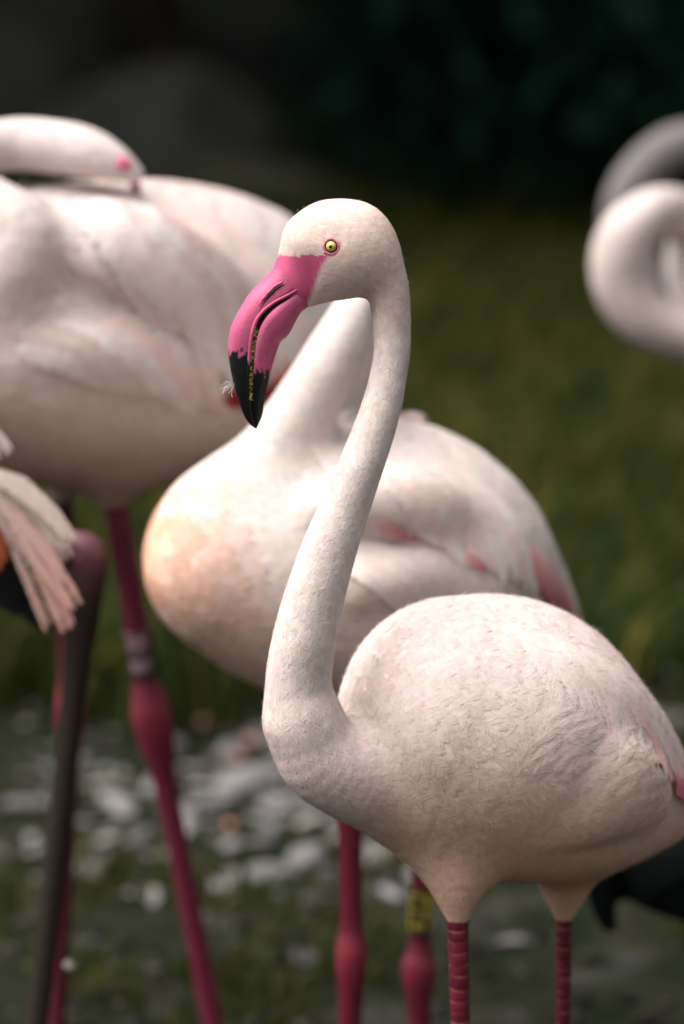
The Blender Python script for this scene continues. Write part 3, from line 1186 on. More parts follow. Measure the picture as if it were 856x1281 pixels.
def simple_bill(root, base, direction, bend, length, w, tuck=0.0):
    """bent flamingo bill for birds whose bill is out of sight or out of focus: upper and lower mandible"""
    d = unit(np.asarray(direction, float))
    b = unit(np.asarray(bend, float))
    base = np.asarray(base, float)
    mid = base + d * length * 0.45
    tip = base + d * length * 0.72 + b * length * 0.52
    c = resample([base - d * 0.01, base + d * length * 0.2, mid, (mid + tip) / 2 + d * 0.006, tip], 20)
    t = np.linspace(0, 1, 20)
    T = unit(np.gradient(c, axis=0))
    sd = unit(np.cross(d, b))
    up_ = np.cross(T, sd)
    out = []
    for nm, sg, dep in (('upper_mandible', -1, 0.6), ('lower_mandible', 1, 0.95)):
        V, Q = tube(c + sg * up_ * (w * 0.45 * (1 - t))[:, None], np.maximum(w * dep * (1 - t ** 2.2), 0.0015), 12, ref=tuple(sd))
        tt = np.concatenate([np.repeat(t, 12), [0, 1]])
        col = np.where((tt > 0.62)[:, None], np.array([0.008, 0.01, 0.01]), lin(192, 84, 116))
        out.append(link(nm, mesh_arrays(nm, V, tris(Q), col), M_bill, root))
    return out


def simple_eye(root, skin, u, v, r_=0.0045):
    p, nrm = skin.hit(u, v)
    e = link('eye', mesh_arrays('eye', *ball(p - nrm * r_ * 0.3, r_)), M_eye, root)
    link('pupil', mesh_arrays('pupil', *ball(p + nrm * r_ * 0.5, (r_ * 0.45, r_ * 0.45, r_ * 0.35), 12, 8, nrm)), M_black, e)
    return p, nrm


WHITE = np.array([0.83, 0.69, 0.66])
CREAM = np.array([0.79, 0.68, 0.60])
PINKW = np.array([0.80, 0.62, 0.565])


def row(a0, a1, b0, b1, n, bow=0.0, seed=0, jit=6):
    """paths of a row of overlapping feathers: roots a0..a1, tips b0..b1 (photo pixels)"""
    r = np.random.default_rng(seed)
    out = []
    for i in range(n):
        t = (i + 0.5) / n
        a = np.array(a0) * (1 - t) + np.array(a1) * t + r.uniform(-jit, jit, 2)
        b = np.array(b0) * (1 - t) + np.array(b1) * t + r.uniform(-jit, jit, 2)
        m = (a + b) / 2 + np.array([-(b - a)[1], (b - a)[0]]) * bow
        out.append([tuple(a), tuple((a + m) / 2 + (m - (a + b) / 2) * 0.25), tuple(m), tuple((m + b) / 2 + (m - (a + b) / 2) * 0.25), tuple(b)])
    return out


def add_vanes(root, skin, paths, w, cols, tips=None, h=(0.001, 0.006), seed=0, tipround=0.6, name='wing_feather', colf=None):
    r = np.random.default_rng(seed)
    for i, p in enumerate(paths):
        c = cols if np.ndim(cols) == 1 else cols[i % len(cols)]
        tp = None if tips is None else (tips[i % len(tips)] if isinstance(tips, list) else tips)
        if colf is not None:
            c = colf(skin.hit(*p[1])[0][None])[0]
            tp = colf(skin.hit(*p[-1])[0][None])[0] * 1.02 if tp is None else tp
        me = vane(skin, p, w * r.uniform(0.85, 1.15), np.asarray(c) * r.uniform(0.97, 1.03), tp, h[0] + 0.0003 * (i % 3), h[1] + 0.0004 * (i % 3), seed=seed * 100 + i, tipround=tipround)
        link(name, me, M_wing, root)


# ================================================================== the flamingo in focus
g0 = float(gz(0.33, 3.03))
root = thing('flamingo', 'sharp pale pink flamingo standing in profile with pink black-tipped bill and raised head', 'flamingo', tuple(at(640, 1140, 3.03)[:2]) + (g0,), 'flamingos on the shore')
HY = 3.0
chains = [
    dict(pts=[(397, 306, HY, 46), (412, 302, HY, 51.5), (425, 305, HY, 56.5), (437, 308, HY, 58.5)], k=0.012, fl=(0.007, 0.008), sq=1.25),
    dict(pts=[(376, 349, HY, 37), (398, 344, HY, 36), (430, 328, HY, 44)], k=0.012, fl=(0.007, 0.008), sq=1.3),
    dict(pts=[(444, 314, HY, 40), (466, 326, HY, 35), (485, 360, HY, 26.5), (490, 405, HY, 24), (490.5, 440, HY - 0.003, 22.7), (485, 475, HY - 0.008, 23), (479, 503, HY - 0.012, 24.5),
              (465, 547, HY - 0.02, 26.5), (445, 600, HY - 0.03, 29), (426, 650, HY - 0.035, 32), (411, 690, HY - 0.04, 34.5), (394, 746, HY - 0.045, 37.5), (380, 805, HY - 0.05, 40),
              (373.5, 857, HY - 0.05, 41.5), (379, 902, HY - 0.05, 46)], k=0.012, fl=(0.008, 0.014)),
    dict(pts=[(379, 902, HY - 0.05, 46), (402, 944, HY - 0.045, 56), (448, 964, HY - 0.03, 66), (510, 965, HY, 88)], k=0.012, fl=(0.014, 0.024)),
    dict(pts=[(572, 895, HY + 0.02, 149), (630, 915, HY + 0.035, 168), (680, 943, HY + 0.048, 151), (740, 964, HY + 0.07, 112), (790, 984, HY + 0.09, 69), (830, 998, HY + 0.11, 34), (860, 1006, HY + 0.12, 14)], k=0.014, fl=(0.026, 0.036)),
    dict(pts=[(545, 985, HY + 0.005, 86), (640, 998, HY + 0.03, 92), (735, 995, HY + 0.055, 90), (812, 1012, HY + 0.09, 48)], k=0.03, fl=(0.024, 0.03)),
    dict(pts=[(566, 1045, HY - 0.005, 52), (571, 1096, HY - 0.02, 37), (573, 1144, HY - 0.025, 15)], k=0.03, fl=(0.02, 0.012), sq=1.1),
    dict(pts=[(712, 1045, HY + 0.06, 50), (708, 1096, HY + 0.08, 35), (706, 1143, HY + 0.085, 12)], k=0.03, fl=(0.02, 0.012), sq=1.1),
    # folded wing lying over the flank
    dict(pts=[(700, 850, HY - 0.004, 40), (750, 872, HY + 0.012, 36), (795, 912, HY + 0.048, 30), (832, 962, HY + 0.085, 18), (850, 1000, HY + 0.10, 9)], k=0.014, fl=(0.03, 0.034)),
    # flank feathers folded up over the wing edge
    dict(pts=[(672, 992, HY - 0.036, 76), (726, 980, HY - 0.028, 82), (778, 990, HY + 0.006, 62)], k=0.006, fl=(0.03, 0.034), flow=(1, 0.3, 0.2), sq=2.0),
]
skin = Skin(chains, 0.0025)
V, Fq = skin.surface()
BARE = [(300, 330), (345, 318), (352.5, 317.5), (372, 316), (391, 314), (402, 306), (406, 298), (417, 295), (427, 302), (426, 312), (418, 320), (411, 322), (404, 331), (400.6, 338), (396, 352), (390, 368), (386, 378), (380, 391), (340, 410), (300, 400)]


def col_main(P):
    q = to_px(P)
    u, v = q[:, 0], q[:, 1]
    c = np.broadcast_to(WHITE, P.shape).copy()
    warm = smoothstep(880, 1080, v)[:, None] * smoothstep(400, 480, u)[:, None]  # belly's own pink, plus the warm brown of its shade put into the colour
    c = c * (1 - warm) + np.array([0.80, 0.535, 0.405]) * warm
    neck = (smoothstep(330, 420, v) * (1 - smoothstep(860, 960, v)) * (u < 520) * (1 - smoothstep(430, 470, u) * smoothstep(720, 780, v)))[:, None]
    nk = np.array([0.79, 0.68, 0.645]) * (1 + 0.05 * noise3(P, 330, 5) + 0.05 * noise3(P, 120, 6))[:, None]
    c = c * (1 - neck) + nk * neck
    head = (1 - smoothstep(360, 420, v))[:, None]
    hc = np.array([0.85, 0.675, 0.605]) * (1 + 0.05 * noise3(P, 400, 8))[:, None]
    c = c * (1 - head) + hc * head
    pk = np.clip(noise3(P, 26, 9), 0, 1)[:, None] * 0.5 * smoothstep(560, 700, u)[:, None] * (1 - head)
    c = c * (1 - pk) + PINKW * pk
    return c


SKINPINK = lin(196, 88, 126)
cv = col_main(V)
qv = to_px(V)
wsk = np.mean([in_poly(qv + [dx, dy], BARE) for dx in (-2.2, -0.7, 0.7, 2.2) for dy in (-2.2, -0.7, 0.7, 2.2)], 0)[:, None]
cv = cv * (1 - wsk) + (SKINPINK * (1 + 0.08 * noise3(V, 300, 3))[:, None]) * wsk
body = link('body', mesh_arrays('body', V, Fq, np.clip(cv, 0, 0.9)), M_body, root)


def bare_main(P):
    q = to_px(P)
    inn = in_poly(q, BARE)
    for d in ((1.6, 0), (-1.6, 0), (0, 1.6), (0, -1.6)):
        inn &= in_poly(q + d, BARE)
    wing = in_poly(q, [(612, 782), (650, 778), (735, 815), (770, 842), (812, 885), (846, 935), (856, 985), (800, 985), (770, 930), (720, 895), (690, 870)])
    return inn | wing | (q[:, 0] < 345) & (q[:, 1] < 420)


A = lay_feathers(skin, V, Fq, col_main, bare_main, dens=0.34, seed=21, lift=0.30)
pl = link('plumage', A.mesh('plumage'), M_feath, root)
pl['kind'] = 'stuff'

# loose hair-fine barbs standing off the coat
rd = np.random.default_rng(88)
Tq = tris(Fq)
ca, cb, cc3 = V[Tq[:, 0]], V[Tq[:, 1]], V[Tq[:, 2]]
ar_ = np.linalg.norm(np.cross(cb - ca, cc3 - ca), axis=1)
kk = rd.choice(len(Tq), 26000, p=ar_ / ar_.sum())
Pd = (ca[kk] + cb[kk] + cc3[kk]) / 3 + rd.normal(size=(26000, 3)) * 0.0008
Pd = Pd[~bare_main(Pd)]
fd_, fl_ = skin.flow(Pd)
gd_ = unit(skin.grad(Pd))
fd_ = unit(fd_ + 0.35 * rd.normal(size=fd_.shape))
fd_ = unit(fd_ - (fd_ * gd_).sum(1, keepdims=True) * gd_)
an = rd.uniform(0.10, 0.50, len(Pd))[:, None]
ld = (np.clip(fl_ * 0.22, 0.0022, 0.0065) * rd.uniform(0.6, 1.3, len(Pd)))[:, None]
sd_ = np.cross(fd_, gd_)
wd_ = 0.00016
tipd = Pd + ld * (fd_ * np.cos(an) + gd_ * np.sin(an)) - gd_ * 0.0002
Vd = np.stack([Pd - sd_ * wd_, Pd + sd_ * wd_, tipd], 1).reshape(-1, 3)
Cd = np.repeat(np.clip(col_main(Pd) * 1.03, 0, 0.9), 3, axis=0)
dn = link('down', mesh_arrays('down', Vd, np.arange(len(Vd)).reshape(-1, 3), Cd), M_feath, root)
dn['kind'] = 'stuff'

# eye on both sides of the head
p, nrm = skin.hit(415, 308)
for side in (0, 1):
    if side:
        p = np.array([p[0], 2 * HY - p[1] + 0.0, p[2]])
        nrm = np.array([nrm[0], -nrm[1], nrm[2]])
    c_ = p - nrm * 0.0022
    e = link('eye', mesh_arrays('eye', *ball(c_, 0.0047, 24, 16)), M_eye, root)
    link('pupil', mesh_arrays('pupil', *ball(c_ + nrm * 0.0040, (0.0016, 0.0016, 0.0010), 16, 10, nrm)), M_black, e)
    Vt, Qt = torus(c_ + nrm * 0.0020, nrm, 0.0046, 0.00055, 32, 8)
    link('eye_rim', mesh_arrays('eye_rim', Vt, Qt), M_mouth, e)
    Vt, Qt = torus(c_ + nrm * 0.0012, nrm, 0.0059, 0.0012, 36, 10)
    Vt = Vt + 0.0003 * noise3(Vt, 1500, 4)[:, None] * nrm
    link('eyelid', mesh_arrays('eyelid', Vt, Qt), M_lid, root)

# the bill, from the photographed outline of its side
NB = 90
UO = resample([(384, 318), (366, 317), (351.7, 318.5), (345, 330.6), (331.6, 347.8), (312.5, 367), (297, 392), (288.6, 411), (285.7, 430), (286, 445), (289.6, 468), (297, 497), (305, 519), (312.5, 530.5), (320.5, 537)], NB)
GP = resample([(399, 347), (386, 352), (362, 366), (343, 376.5), (328, 390), (320.5, 405), (316.5, 424), (314.2, 453), (313, 482), (315.5, 512), (320.5, 535)], NB)
LO = resample([(400, 372), (388, 382), (379.5, 388), (373.7, 395), (364, 414), (358.4, 421.5), (351, 428), (343, 451), (337.4, 472), (331.5, 498), (328.5, 519), (321.5, 535.5)], NB)
tB = np.linspace(0, 1, NB)


def wpx(P2):
    return np.array([at(u, v, HY) for u, v in P2])


UOw, GPw, LOw = wpx(UO), wpx(GP), wpx(LO)
px1 = mpp(330, 430, HY)
hwU = np.interp(tB, [0, 0.12, 0.3, 0.5, 0.7, 0.85, 0.95, 1], [0.012, 0.0172, 0.0165, 0.0145, 0.0120, 0.0080, 0.0040, 0.0006])
hwL = np.interp(tB, [0, 0.12, 0.3, 0.5, 0.7, 0.85, 0.95, 1], [0.008, 0.0160, 0.0180, 0.0165, 0.0120, 0.0075, 0.0036, 0.0006])
gap = np.interp(tB, [0, 0.1, 0.22, 0.38, 0.5, 0.62, 0.8, 1], [0.0, 1.0, 3.8, 6.5, 6.0, 5.2, 3.0, 0.3]) * px1
YD = np.array([0, 1.0, 0])


def half_loft(edge, outer, hw, nseg=25, power=0.75, bulge=0.0):
    """closed half shell between the mouth line and an outline"""
    ph = np.linspace(-np.pi / 2, np.pi / 2, nseg)
    d = outer - edge
    cs = np.abs(np.cos(ph)) ** power
    V = edge[:, None] + d[:, None] * cs[None, :, None] + YD * (hw[:, None] * np.sin(ph)[None])[..., None]
    n = len(edge)
    i, j = np.meshgrid(np.arange(n - 1), np.arange(nseg), indexing='ij')
    j2 = (j + 1) % nseg
    Q = np.stack([i * nseg + j, i * nseg + j2, (i + 1) * nseg + j2, (i + 1) * nseg + j], -1).reshape(-1, 4)
    return V.reshape(-1, 3), Q, np.repeat(np.arange(n), nseg), np.tile(ph, n)


def bill_col(V, thr_px, seed):
    q = to_px(V)
    ang = np.arctan2(V[:, 1] - HY, 0.01)
    jag = 9 * np.abs(((q[:, 0] * 0.16 + seed) % 1) - 0.5) * 2 + 4 * noise3(V, 900, seed) + 3 * noise3(V, 2500, seed + 1)
    blk = q[:, 1] - 0.15 * (q[:, 0] - 300) > thr_px + jag - 5
    pink = lin(196, 92, 130) * (1 + 0.10 * noise3(V, 150, 40) + 0.06 * noise3(V, 500, 41))[:, None]
    dp = np.clip(noise3(V, 90, 44), 0, 1)[:, None] * 0.35
    pink = pink * (1 - dp) + lin(176, 68, 108) * dp
    return np.where(blk[:, None], np.array([0.005, 0.007, 0.007]), pink)


bill = link('bill', None, None, root) if False else None
gap_dir = unit(LOw - GPw)
V1, Q1, k1, ph1 = half_loft(GPw, UOw, hwU, 33, 0.70)
# groove of the nostril running down beside the ridge
upm = link('upper_mandible', mesh_arrays('upper_mandible', V1, Q1, np.clip(bill_col(V1, 443, 3), 0, 1)), M_bill, root)
V2, Q2, k2, ph2 = half_loft(GPw + gap_dir * gap[:, None], LOw, hwL, 33, 0.62)
lwm = link('lower_mandible', mesh_arrays('lower_mandible', V2, Q2, np.clip(bill_col(V2, 462, 7), 0, 1)), M_bill, root)
# dark lining seen in the open slit
inner = np.interp(tB, [0, 0.1, 1], [0.7, 0.9, 0.86])
Vm, Qm, _, _ = half_loft(GPw + gap_dir * (gap * 1.6)[:, None] + gap_dir * 0.0005, GPw - gap_dir * 0.002, np.minimum(hwU, hwL) * inner, 13, 0.5)
link('mouth_lining', mesh_arrays('mouth_lining', Vm, Qm), M_mouth, lwm)
# raised rim along the upper mandible's cutting edge, both sides
for sg in (-1, 1):
    k = np.arange(5, 84)
    off = -gap_dir[k] * (2.4 * px1)
    rp = GPw[k] + off + YD * (sg * hwU[k] * 0.985)[:, None]
    rr_ = np.interp(k, [5, 20, 45, 70, 83], [0.0003, 0.0012, 0.0018, 0.0013, 0.0004])
    Vr, Qr = tube(rp, rr_, 10)
    cc = bill_col(Vr, 450, 3) * 1.04
    link('bill_edge', mesh_arrays('bill_edge', Vr, tris(Qr), np.clip(cc, 0, 1)), M_bill, upm)


def bill_surf(u, v, sgn=-1):
    """point of the upper mandible's side under a photo pixel"""
    q = np.array([u, v])
    d = np.linalg.norm(GP - q, axis=1)
    best = None
    for i in range(NB):
        e = UO[i] - GP[i]
        s = np.dot(q - GP[i], e) / max(np.dot(e, e), 1e-6)
        if 0 <= s <= 1:
            off = np.linalg.norm(q - GP[i] - s * e)
            if best is None or off < best[0]:
                best = (off, i, s)
    i, s = best[1], best[2]
    yy = hwU[i] * math.sqrt(max(0, 1 - min(1, s ** (1 / 0.70)) ** 2))
    p = GPw[i] + (UOw[i] - GPw[i]) * s
    return p + YD * sgn * yy


for sg in (-1, 1):
    npx = resample([(356, 351), (349, 354.5), (343, 359.5), (338, 365), (332, 372), (327, 380), (324, 388)], 24)
    P3 = np.array([bill_surf(u, v, sg) for u, v in npx])
    tt = np.linspace(0, 1, 24)
    rad_ = 0.0011 * np.interp(tt, [0, 0.12, 0.35, 0.55, 0.75, 1], [0.3, 0.75, 1.0, 0.7, 0.3, 0.05])
    Vn, Qn = tube(P3, rad_, 8)
    link('nostril', mesh_arrays('nostril', Vn, tris(Qn)), M_mouth, upm)
    # swollen lip above the nostril
    lip = np.array([bill_surf(u - 2.2, v - 2.6, sg) for u, v in npx[:20]])
    Vn, Qn = tube(lip, 0.0014 * np.sin(np.linspace(0.25, np.pi - 0.05, 20)) ** 0.7, 8)
    link('nostril_lip', mesh_arrays('nostril_lip', Vn, tris(Qn), np.broadcast_to(SKINPINK * 1.03, (len(Vn), 3))), M_bill, upm)

# comb of filtering lamellae and wet grit in the slit
A = Acc()
rr = np.random.default_rng(77)
for i in range(700):
    t = 0.44 + 0.40 * rr.random() ** 1.2
    k = int(t * (NB - 1))
    s_ = rr.random()
    y = hwU[k] * rr.uniform(0.90, 1.03) * (-1 if rr.random() < 0.65 else 1)
    p = GPw[k] + gap_dir[k] * gap[k] * rr.uniform(-0.15, 1.05) + YD * y
    rad_ = rr.uniform(0.0004, 0.0011)
    Vb, Fb = ball(p, rad_ * np.array([1, 1, rr.uniform(0.6, 1.3)]), 5, 3)
    c = [lin(150, 130, 60), lin(96, 84, 36), lin(60, 52, 26), lin(190, 170, 110)][rr.integers(0, 4)]
    A.add(Vb, Fb, c)
o = link('lamellae', A.mesh('lamellae'), M_gravel, lwm)
o['kind'] = 'stuff'

# wing: long scapulars and tertials draping over the back to the tail
wc = [np.array([0.81, 0.71, 0.675]), np.array([0.81, 0.675, 0.635]), np.array([0.81, 0.72, 0.69])]
add_vanes(root, skin, row((600, 770), (730, 815), (690, 872), (822, 918), 26, -0.10, 31, 9), 0.0062, wc, None, (-0.0006, 0.00045), 31, 1.2, 'wing_feather', col_main)
add_vanes(root, skin, row((680, 790), (758, 835), (765, 925), (838, 975), 22, -0.12, 32, 8), 0.0062, wc, [PINKW, None, None, wc[0]], (-0.0008, 0.0017), 32, 1.2, 'wing_feather', col_main)
add_vanes(root, skin, row((735, 835), (785, 872), (822, 960), (850, 998), 9, -0.10, 33, 4), 0.0065, wc, [lin(240, 190, 180), wc[0]], (-0.0008, 0.0022), 33, 1.2)
# flank feathers turned up over the folded wing, short and soft
fc = [np.array([0.80, 0.68, 0.63]), np.array([0.80, 0.655, 0.60]), np.array([0.80, 0.70, 0.66])]
for q, (a0, a1, b0, b1, n_) in enumerate([((625, 985), (720, 985), (650, 945), (752, 950), 14), ((640, 965), (725, 965), (672, 918), (760, 925), 14), ((655, 945), (720, 940), (700, 894), (752, 912), 12),
                                          ((715, 1005), (800, 1025), (745, 960), (835, 1000), 14), ((725, 985), (800, 1000), (760, 938), (838, 980), 14), ((735, 960), (795, 965), (775, 912), (828, 948), 12)]):
    add_vanes(root, skin, row(a0, a1, b0, b1, n_, -0.16, 340 + q, 8), 0.0068, fc, None, (-0.0010, 0.0019 if q in (2, 5) else 0.0009), 340 + q, 1.3, 'flank_feather', col_main)
# pink wing tip showing at the tail
for i, pth in enumerate([[(832, 968), (842, 981), (854, 993), (872, 1008)], [(836, 976), (846, 989), (858, 999), (880, 1010)]]):
    link('wing_tip_feather', vane(skin, pth, 0.006, lin(226, 150, 165), lin(214, 84, 112), 0.005, 0.009, seed=60 + i), M_wing, root)

def foot_at(u, v, Y):
    p = at(u, v, Y)
    return np.array([p[0], p[1], float(gz(p[0], p[1])) + 0.010])


h1 = at(579, 1395, HY - 0.02)
f1 = foot_at(584, 1860, HY - 0.01)
leg(root, (at(572, 1120, HY - 0.025), h1, f1), (0.0088, 0.0080, 0.0135, 0.0078, 0.0095), PINKLEG, 1, scutes=True)
h2 = at(704, 1390, HY + 0.09)
f2 = foot_at(701, 1830, HY + 0.10)
leg(root, (at(706, 1120, HY + 0.085), h2, f2), (0.0065, 0.0062, 0.0125, 0.0070, 0.009), lin(96, 26, 42), 2, scutes=True)
MAIN_SKIN = skin


def bird(label, base_px, chains, vox, colf, coarse=1.0, seed=1, dens=0.36, lift=0.3, name='flamingo', cat='flamingo', group='flamingos on the shore', detail=False, mat=None):
    u, v, Y = base_px
    p = at(u, v, Y)
    root = thing(name, label, cat, (p[0], p[1], float(gz(p[0], p[1]))), group)
    skin = Skin(chains, vox)
    V, Fq = skin.surface()
    link('body', mesh_arrays('body', V, Fq, np.clip(colf(V), 0, 0.9)), M_body, root)
    A = lay_feathers(skin, V, Fq, colf, None, dens=dens, coarse=coarse, seed=seed, detail=detail, lift=lift)
    o = link('plumage', A.mesh('plumage'), M_feath, root)
    o['kind'] = 'stuff'
    return root, skin


# ================================================================== flamingo behind, head tucked on its back, yellow ring
def col_two(P):
    q = to_px(P)
    u, v = q[:, 0], q[:, 1]
    c = np.broadcast_to(np.array([0.78, 0.695, 0.66]), P.shape).copy()
    o_ = (1 - smoothstep(-10, 110, u - (180 + np.maximum(v - 690, 0) * 0.8)))[:, None] * smoothstep(560, 700, v)[:, None]
    c = c * (1 - o_) + np.array([0.82, 0.44, 0.29]) * o_
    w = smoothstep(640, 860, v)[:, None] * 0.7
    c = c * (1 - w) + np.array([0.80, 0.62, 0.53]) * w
    pk = np.clip(noise3(P, 24, 51), 0, 1)[:, None] * 0.5
    c = c * (1 - pk) + PINKW * pk
    return c


Y2 = 3.35
ch = [
    dict(pts=[(412, 516, Y2 + 0.04, 30), (424, 490, Y2 + 0.045, 34), (440, 455, Y2 + 0.045, 29), (451, 415, Y2 + 0.035, 26), (444, 388, Y2 + 0.01, 25), (430, 420, Y2 - 0.005, 33), (405, 468, Y2 - 0.015, 38),
              (374, 524, Y2 - 0.02, 43), (334, 586, Y2 - 0.025, 50), (285, 642, Y2 - 0.025, 58)], k=0.012, fl=(0.012, 0.022)),
    dict(pts=[(300, 702, Y2 - 0.02, 121), (380, 703, Y2 + 0.01, 165), (462, 707, Y2 + 0.04, 187), (515, 720, Y2 + 0.06, 176), (575, 741, Y2 + 0.10, 132), (638, 776, Y2 + 0.14, 86), (690, 800, Y2 + 0.17, 40), (722, 812, Y2 + 0.18, 12)], k=0.03, fl=(0.04, 0.05)),
    dict(pts=[(436, 850, Y2 + 0.01, 62), (438, 940, Y2 - 0.005, 32), (438, 1015, Y2 - 0.01, 14)], k=0.04, fl=(0.03, 0.02)),
    dict(pts=[(530, 870, Y2 + 0.08, 62), (531, 985, Y2 + 0.08, 30), (531, 1060, Y2 + 0.08, 14)], k=0.04, fl=(0.03, 0.02)),
    # folds of the wing
    dict(pts=[(400, 640, Y2 - 0.075, 30), (470, 625, Y2 - 0.075, 40), (540, 640, Y2 - 0.045, 42), (595, 690, Y2 + 0.02, 34), (640, 735, Y2 + 0.07, 24)], k=0.012, fl=(0.045, 0.05)),
    dict(pts=[(450, 730, Y2 - 0.09, 34), (520, 715, Y2 - 0.07, 36), (575, 735, Y2 - 0.03, 32), (620, 768, Y2 + 0.03, 26)], k=0.012, fl=(0.045, 0.05)),
]
root, skin = bird('pale flamingo with head tucked on its back and a yellow leg ring', (480, 1180, Y2 + 0.03), ch, 0.0045, col_two, 1.0, 41)
W2 = [np.array([0.78, 0.70, 0.67]), np.array([0.78, 0.64, 0.60]), np.array([0.78, 0.68, 0.65])]
add_vanes(root, skin, row((370, 555), (540, 560), (440, 650), (640, 690), 20, -0.12, 51, 10), 0.012, W2, None, (0.0003, 0.004), 51, 1.0)
red = lin(196, 104, 118)
add_vanes(root, skin, [[(462, 640), (482, 650), (500, 662), (516, 668)], [(470, 648), (486, 660), (500, 668), (514, 672)], [(560, 690), (575, 698), (588, 704), (600, 712)]], 0.007, PINKW, red, (0.004, 0.007), 54, 1.0, 'red_covert')
add_vanes(root, skin, row((430, 570), (580, 595), (535, 690), (670, 735), 18, -0.12, 52, 10), 0.011, W2, [PINKW, W2[0]], (0.002, 0.006), 52, 1.0)
add_vanes(root, skin, row((390, 700), (520, 680), (505, 755), (640, 770), 14, -0.14, 53, 10), 0.012, W2, None, (0.001, 0.005), 53, 1.0)
add_vanes(root, skin, row((630, 650), (672, 700), (668, 738), (715, 780), 7, -0.05, 55, 3), 0.008, lin(236, 196, 192), lin(206, 122, 128), (0.003, 0.007), 55, 1.0, 'tail_feather')
link('loose_feather', vane(skin, [(490, 528), (503, 524), (516, 522), (530, 525)], 0.006, WHITE, None, 0.004, 0.018, seed=56, Y=Y2 + 0.06), M_wing, root)
p = at(404, 517, Y2 + 0.03)
simple_bill(root, at(404, 517, Y2 + 0.025), at(402, 535, Y2 + 0.06) - at(408, 510, Y2 + 0.025), (0.6, 0.6, -0.4), 0.10, 0.014)
lp, P, R_ = leg(root, (at(437, 990, Y2 - 0.01), at(440, 1190, Y2 - 0.01), foot_at(430, 1610, Y2)), (0.0115, 0.0105, 0.0150, 0.0105, 0.011), PINKLEG * 0.95, 3)
lp, P, R_ = leg(root, (at(531, 1040, Y2 + 0.08), at(524, 1208, Y2 + 0.08), foot_at(527, 1610, Y2 + 0.07)), (0.0105, 0.010, 0.0165, 0.0105, 0.011), PINKLEG, 4)
full = [(-1.5, 1.5)]
L0 = (1112 - 1040) * mpp(528, 1110, Y2 + 0.08)
L1 = (1173 - 1040) * mpp(528, 1110, Y2 + 0.08)
leg_band(lp, P, R_, L0, L1, M_band_y, [(0.035, 0.09, [(-3.1, 3.1)]), (0.22, 0.10, [(-0.1, 1.0)]), (0.31, 0.08, [(0.2, 0.55)]), (0.40, 0.10, [(-0.3, 1.0)]), (0.56, 0.10, [(-0.1, 1.0)]), (0.48, 0.06, [(-1.0, -0.7)]),
                                        (0.67, 0.06, [(-0.6, 0.9)]), (0.78, 0.18, [(-0.7, -0.3), (0.6, 0.95)]), (0.89, 0.06, [(-0.6, 0.9)]), (0.97, 0.06, [(-3.1, 3.1)])])


# ================================================================== large flamingo at the back, neck folded over its back, white ring
def col_three(P):
    q = to_px(P)
    u, v = q[:, 0], q[:, 1]
    c = np.broadcast_to(np.array([0.70, 0.615, 0.60]), P.shape).copy()
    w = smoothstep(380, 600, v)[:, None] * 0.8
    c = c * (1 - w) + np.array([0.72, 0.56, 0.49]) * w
    pk = np.clip(noise3(P, 20, 61), 0, 1)[:, None] * 0.6
    c = c * (1 - pk) + np.array([0.76, 0.58, 0.55]) * pk
    return c


Y3 = 3.65
ch = [
    dict(pts=[(168, 217, Y3 - 0.05, 13), (142, 203, Y3 - 0.045, 23), (108, 190, Y3 - 0.035, 31), (65, 183, Y3 - 0.02, 33), (15, 181, Y3 - 0.01, 33), (-40, 194, Y3 - 0.03, 32), (-52, 232, Y3 - 0.075, 36), (-8, 266, Y3 - 0.115, 42), (30, 298, Y3 - 0.13, 50), (8, 352, Y3 - 0.125, 60), (-45, 405, Y3 - 0.08, 78)], k=0.012, fl=(0.014, 0.028)),
    dict(pts=[(-60, 440, Y3 - 0.05, 140), (20, 425, Y3 - 0.03, 180), (110, 418, Y3, 190), (210, 418, Y3 + 0.03, 190), (290, 430, Y3 + 0.07, 172), (350, 455, Y3 + 0.11, 132), (395, 475, Y3 + 0.15, 75), (425, 500, Y3 + 0.17, 25)], k=0.02, fl=(0.05, 0.06)),
    dict(pts=[(148, 540, Y3 - 0.02, 66), (140, 585, Y3 - 0.03, 34), (139, 622, Y3 - 0.03, 15)], k=0.04, fl=(0.03, 0.02)),
    dict(pts=[(80, 540, Y3 + 0.05, 60), (76, 585, Y3 + 0.06, 30), (76, 625, Y3 + 0.06, 14)], k=0.04, fl=(0.03, 0.02)),
    dict(pts=[(90, 300, Y3 - 0.11, 50), (170, 320, Y3 - 0.12, 58), (240, 370, Y3 - 0.09, 56), (300, 440, Y3 - 0.03, 46), (350, 490, Y3 + 0.04, 30)], k=0.014, fl=(0.055, 0.06)),
    dict(pts=[(40, 440, Y3 - 0.13, 40), (130, 430, Y3 - 0.125, 46), (210, 450, Y3 - 0.10, 44), (270, 490, Y3 - 0.05, 36)], k=0.014, fl=(0.055, 0.06)),
]
root, skin = bird('tall flamingo with neck folded over its back and a white leg ring', (130, 1290, Y3), ch, 0.006, col_three, 1.0, 42)
W3 = [np.array([0.71, 0.64, 0.63]), np.array([0.66, 0.53, 0.51]), np.array([0.69, 0.60, 0.58]), np.array([0.68, 0.51, 0.48])]
add_vanes(root, skin, row((80, 240), (230, 245), (190, 420), (345, 410), 20, -0.10, 61, 12), 0.016, W3, None, (0.001, 0.008), 61, 1.0)
add_vanes(root, skin, row((120, 290), (270, 300), (245, 470), (375, 455), 18, -0.10, 62, 12), 0.015, W3, None, (0.004, 0.012), 62, 1.0)
add_vanes(root, skin, row((10, 425), (140, 410), (150, 480), (280, 500), 16, -0.08, 63, 12), 0.015, W3, None, (0.002, 0.009), 63, 1.0)
redd = lin(142, 32, 34)
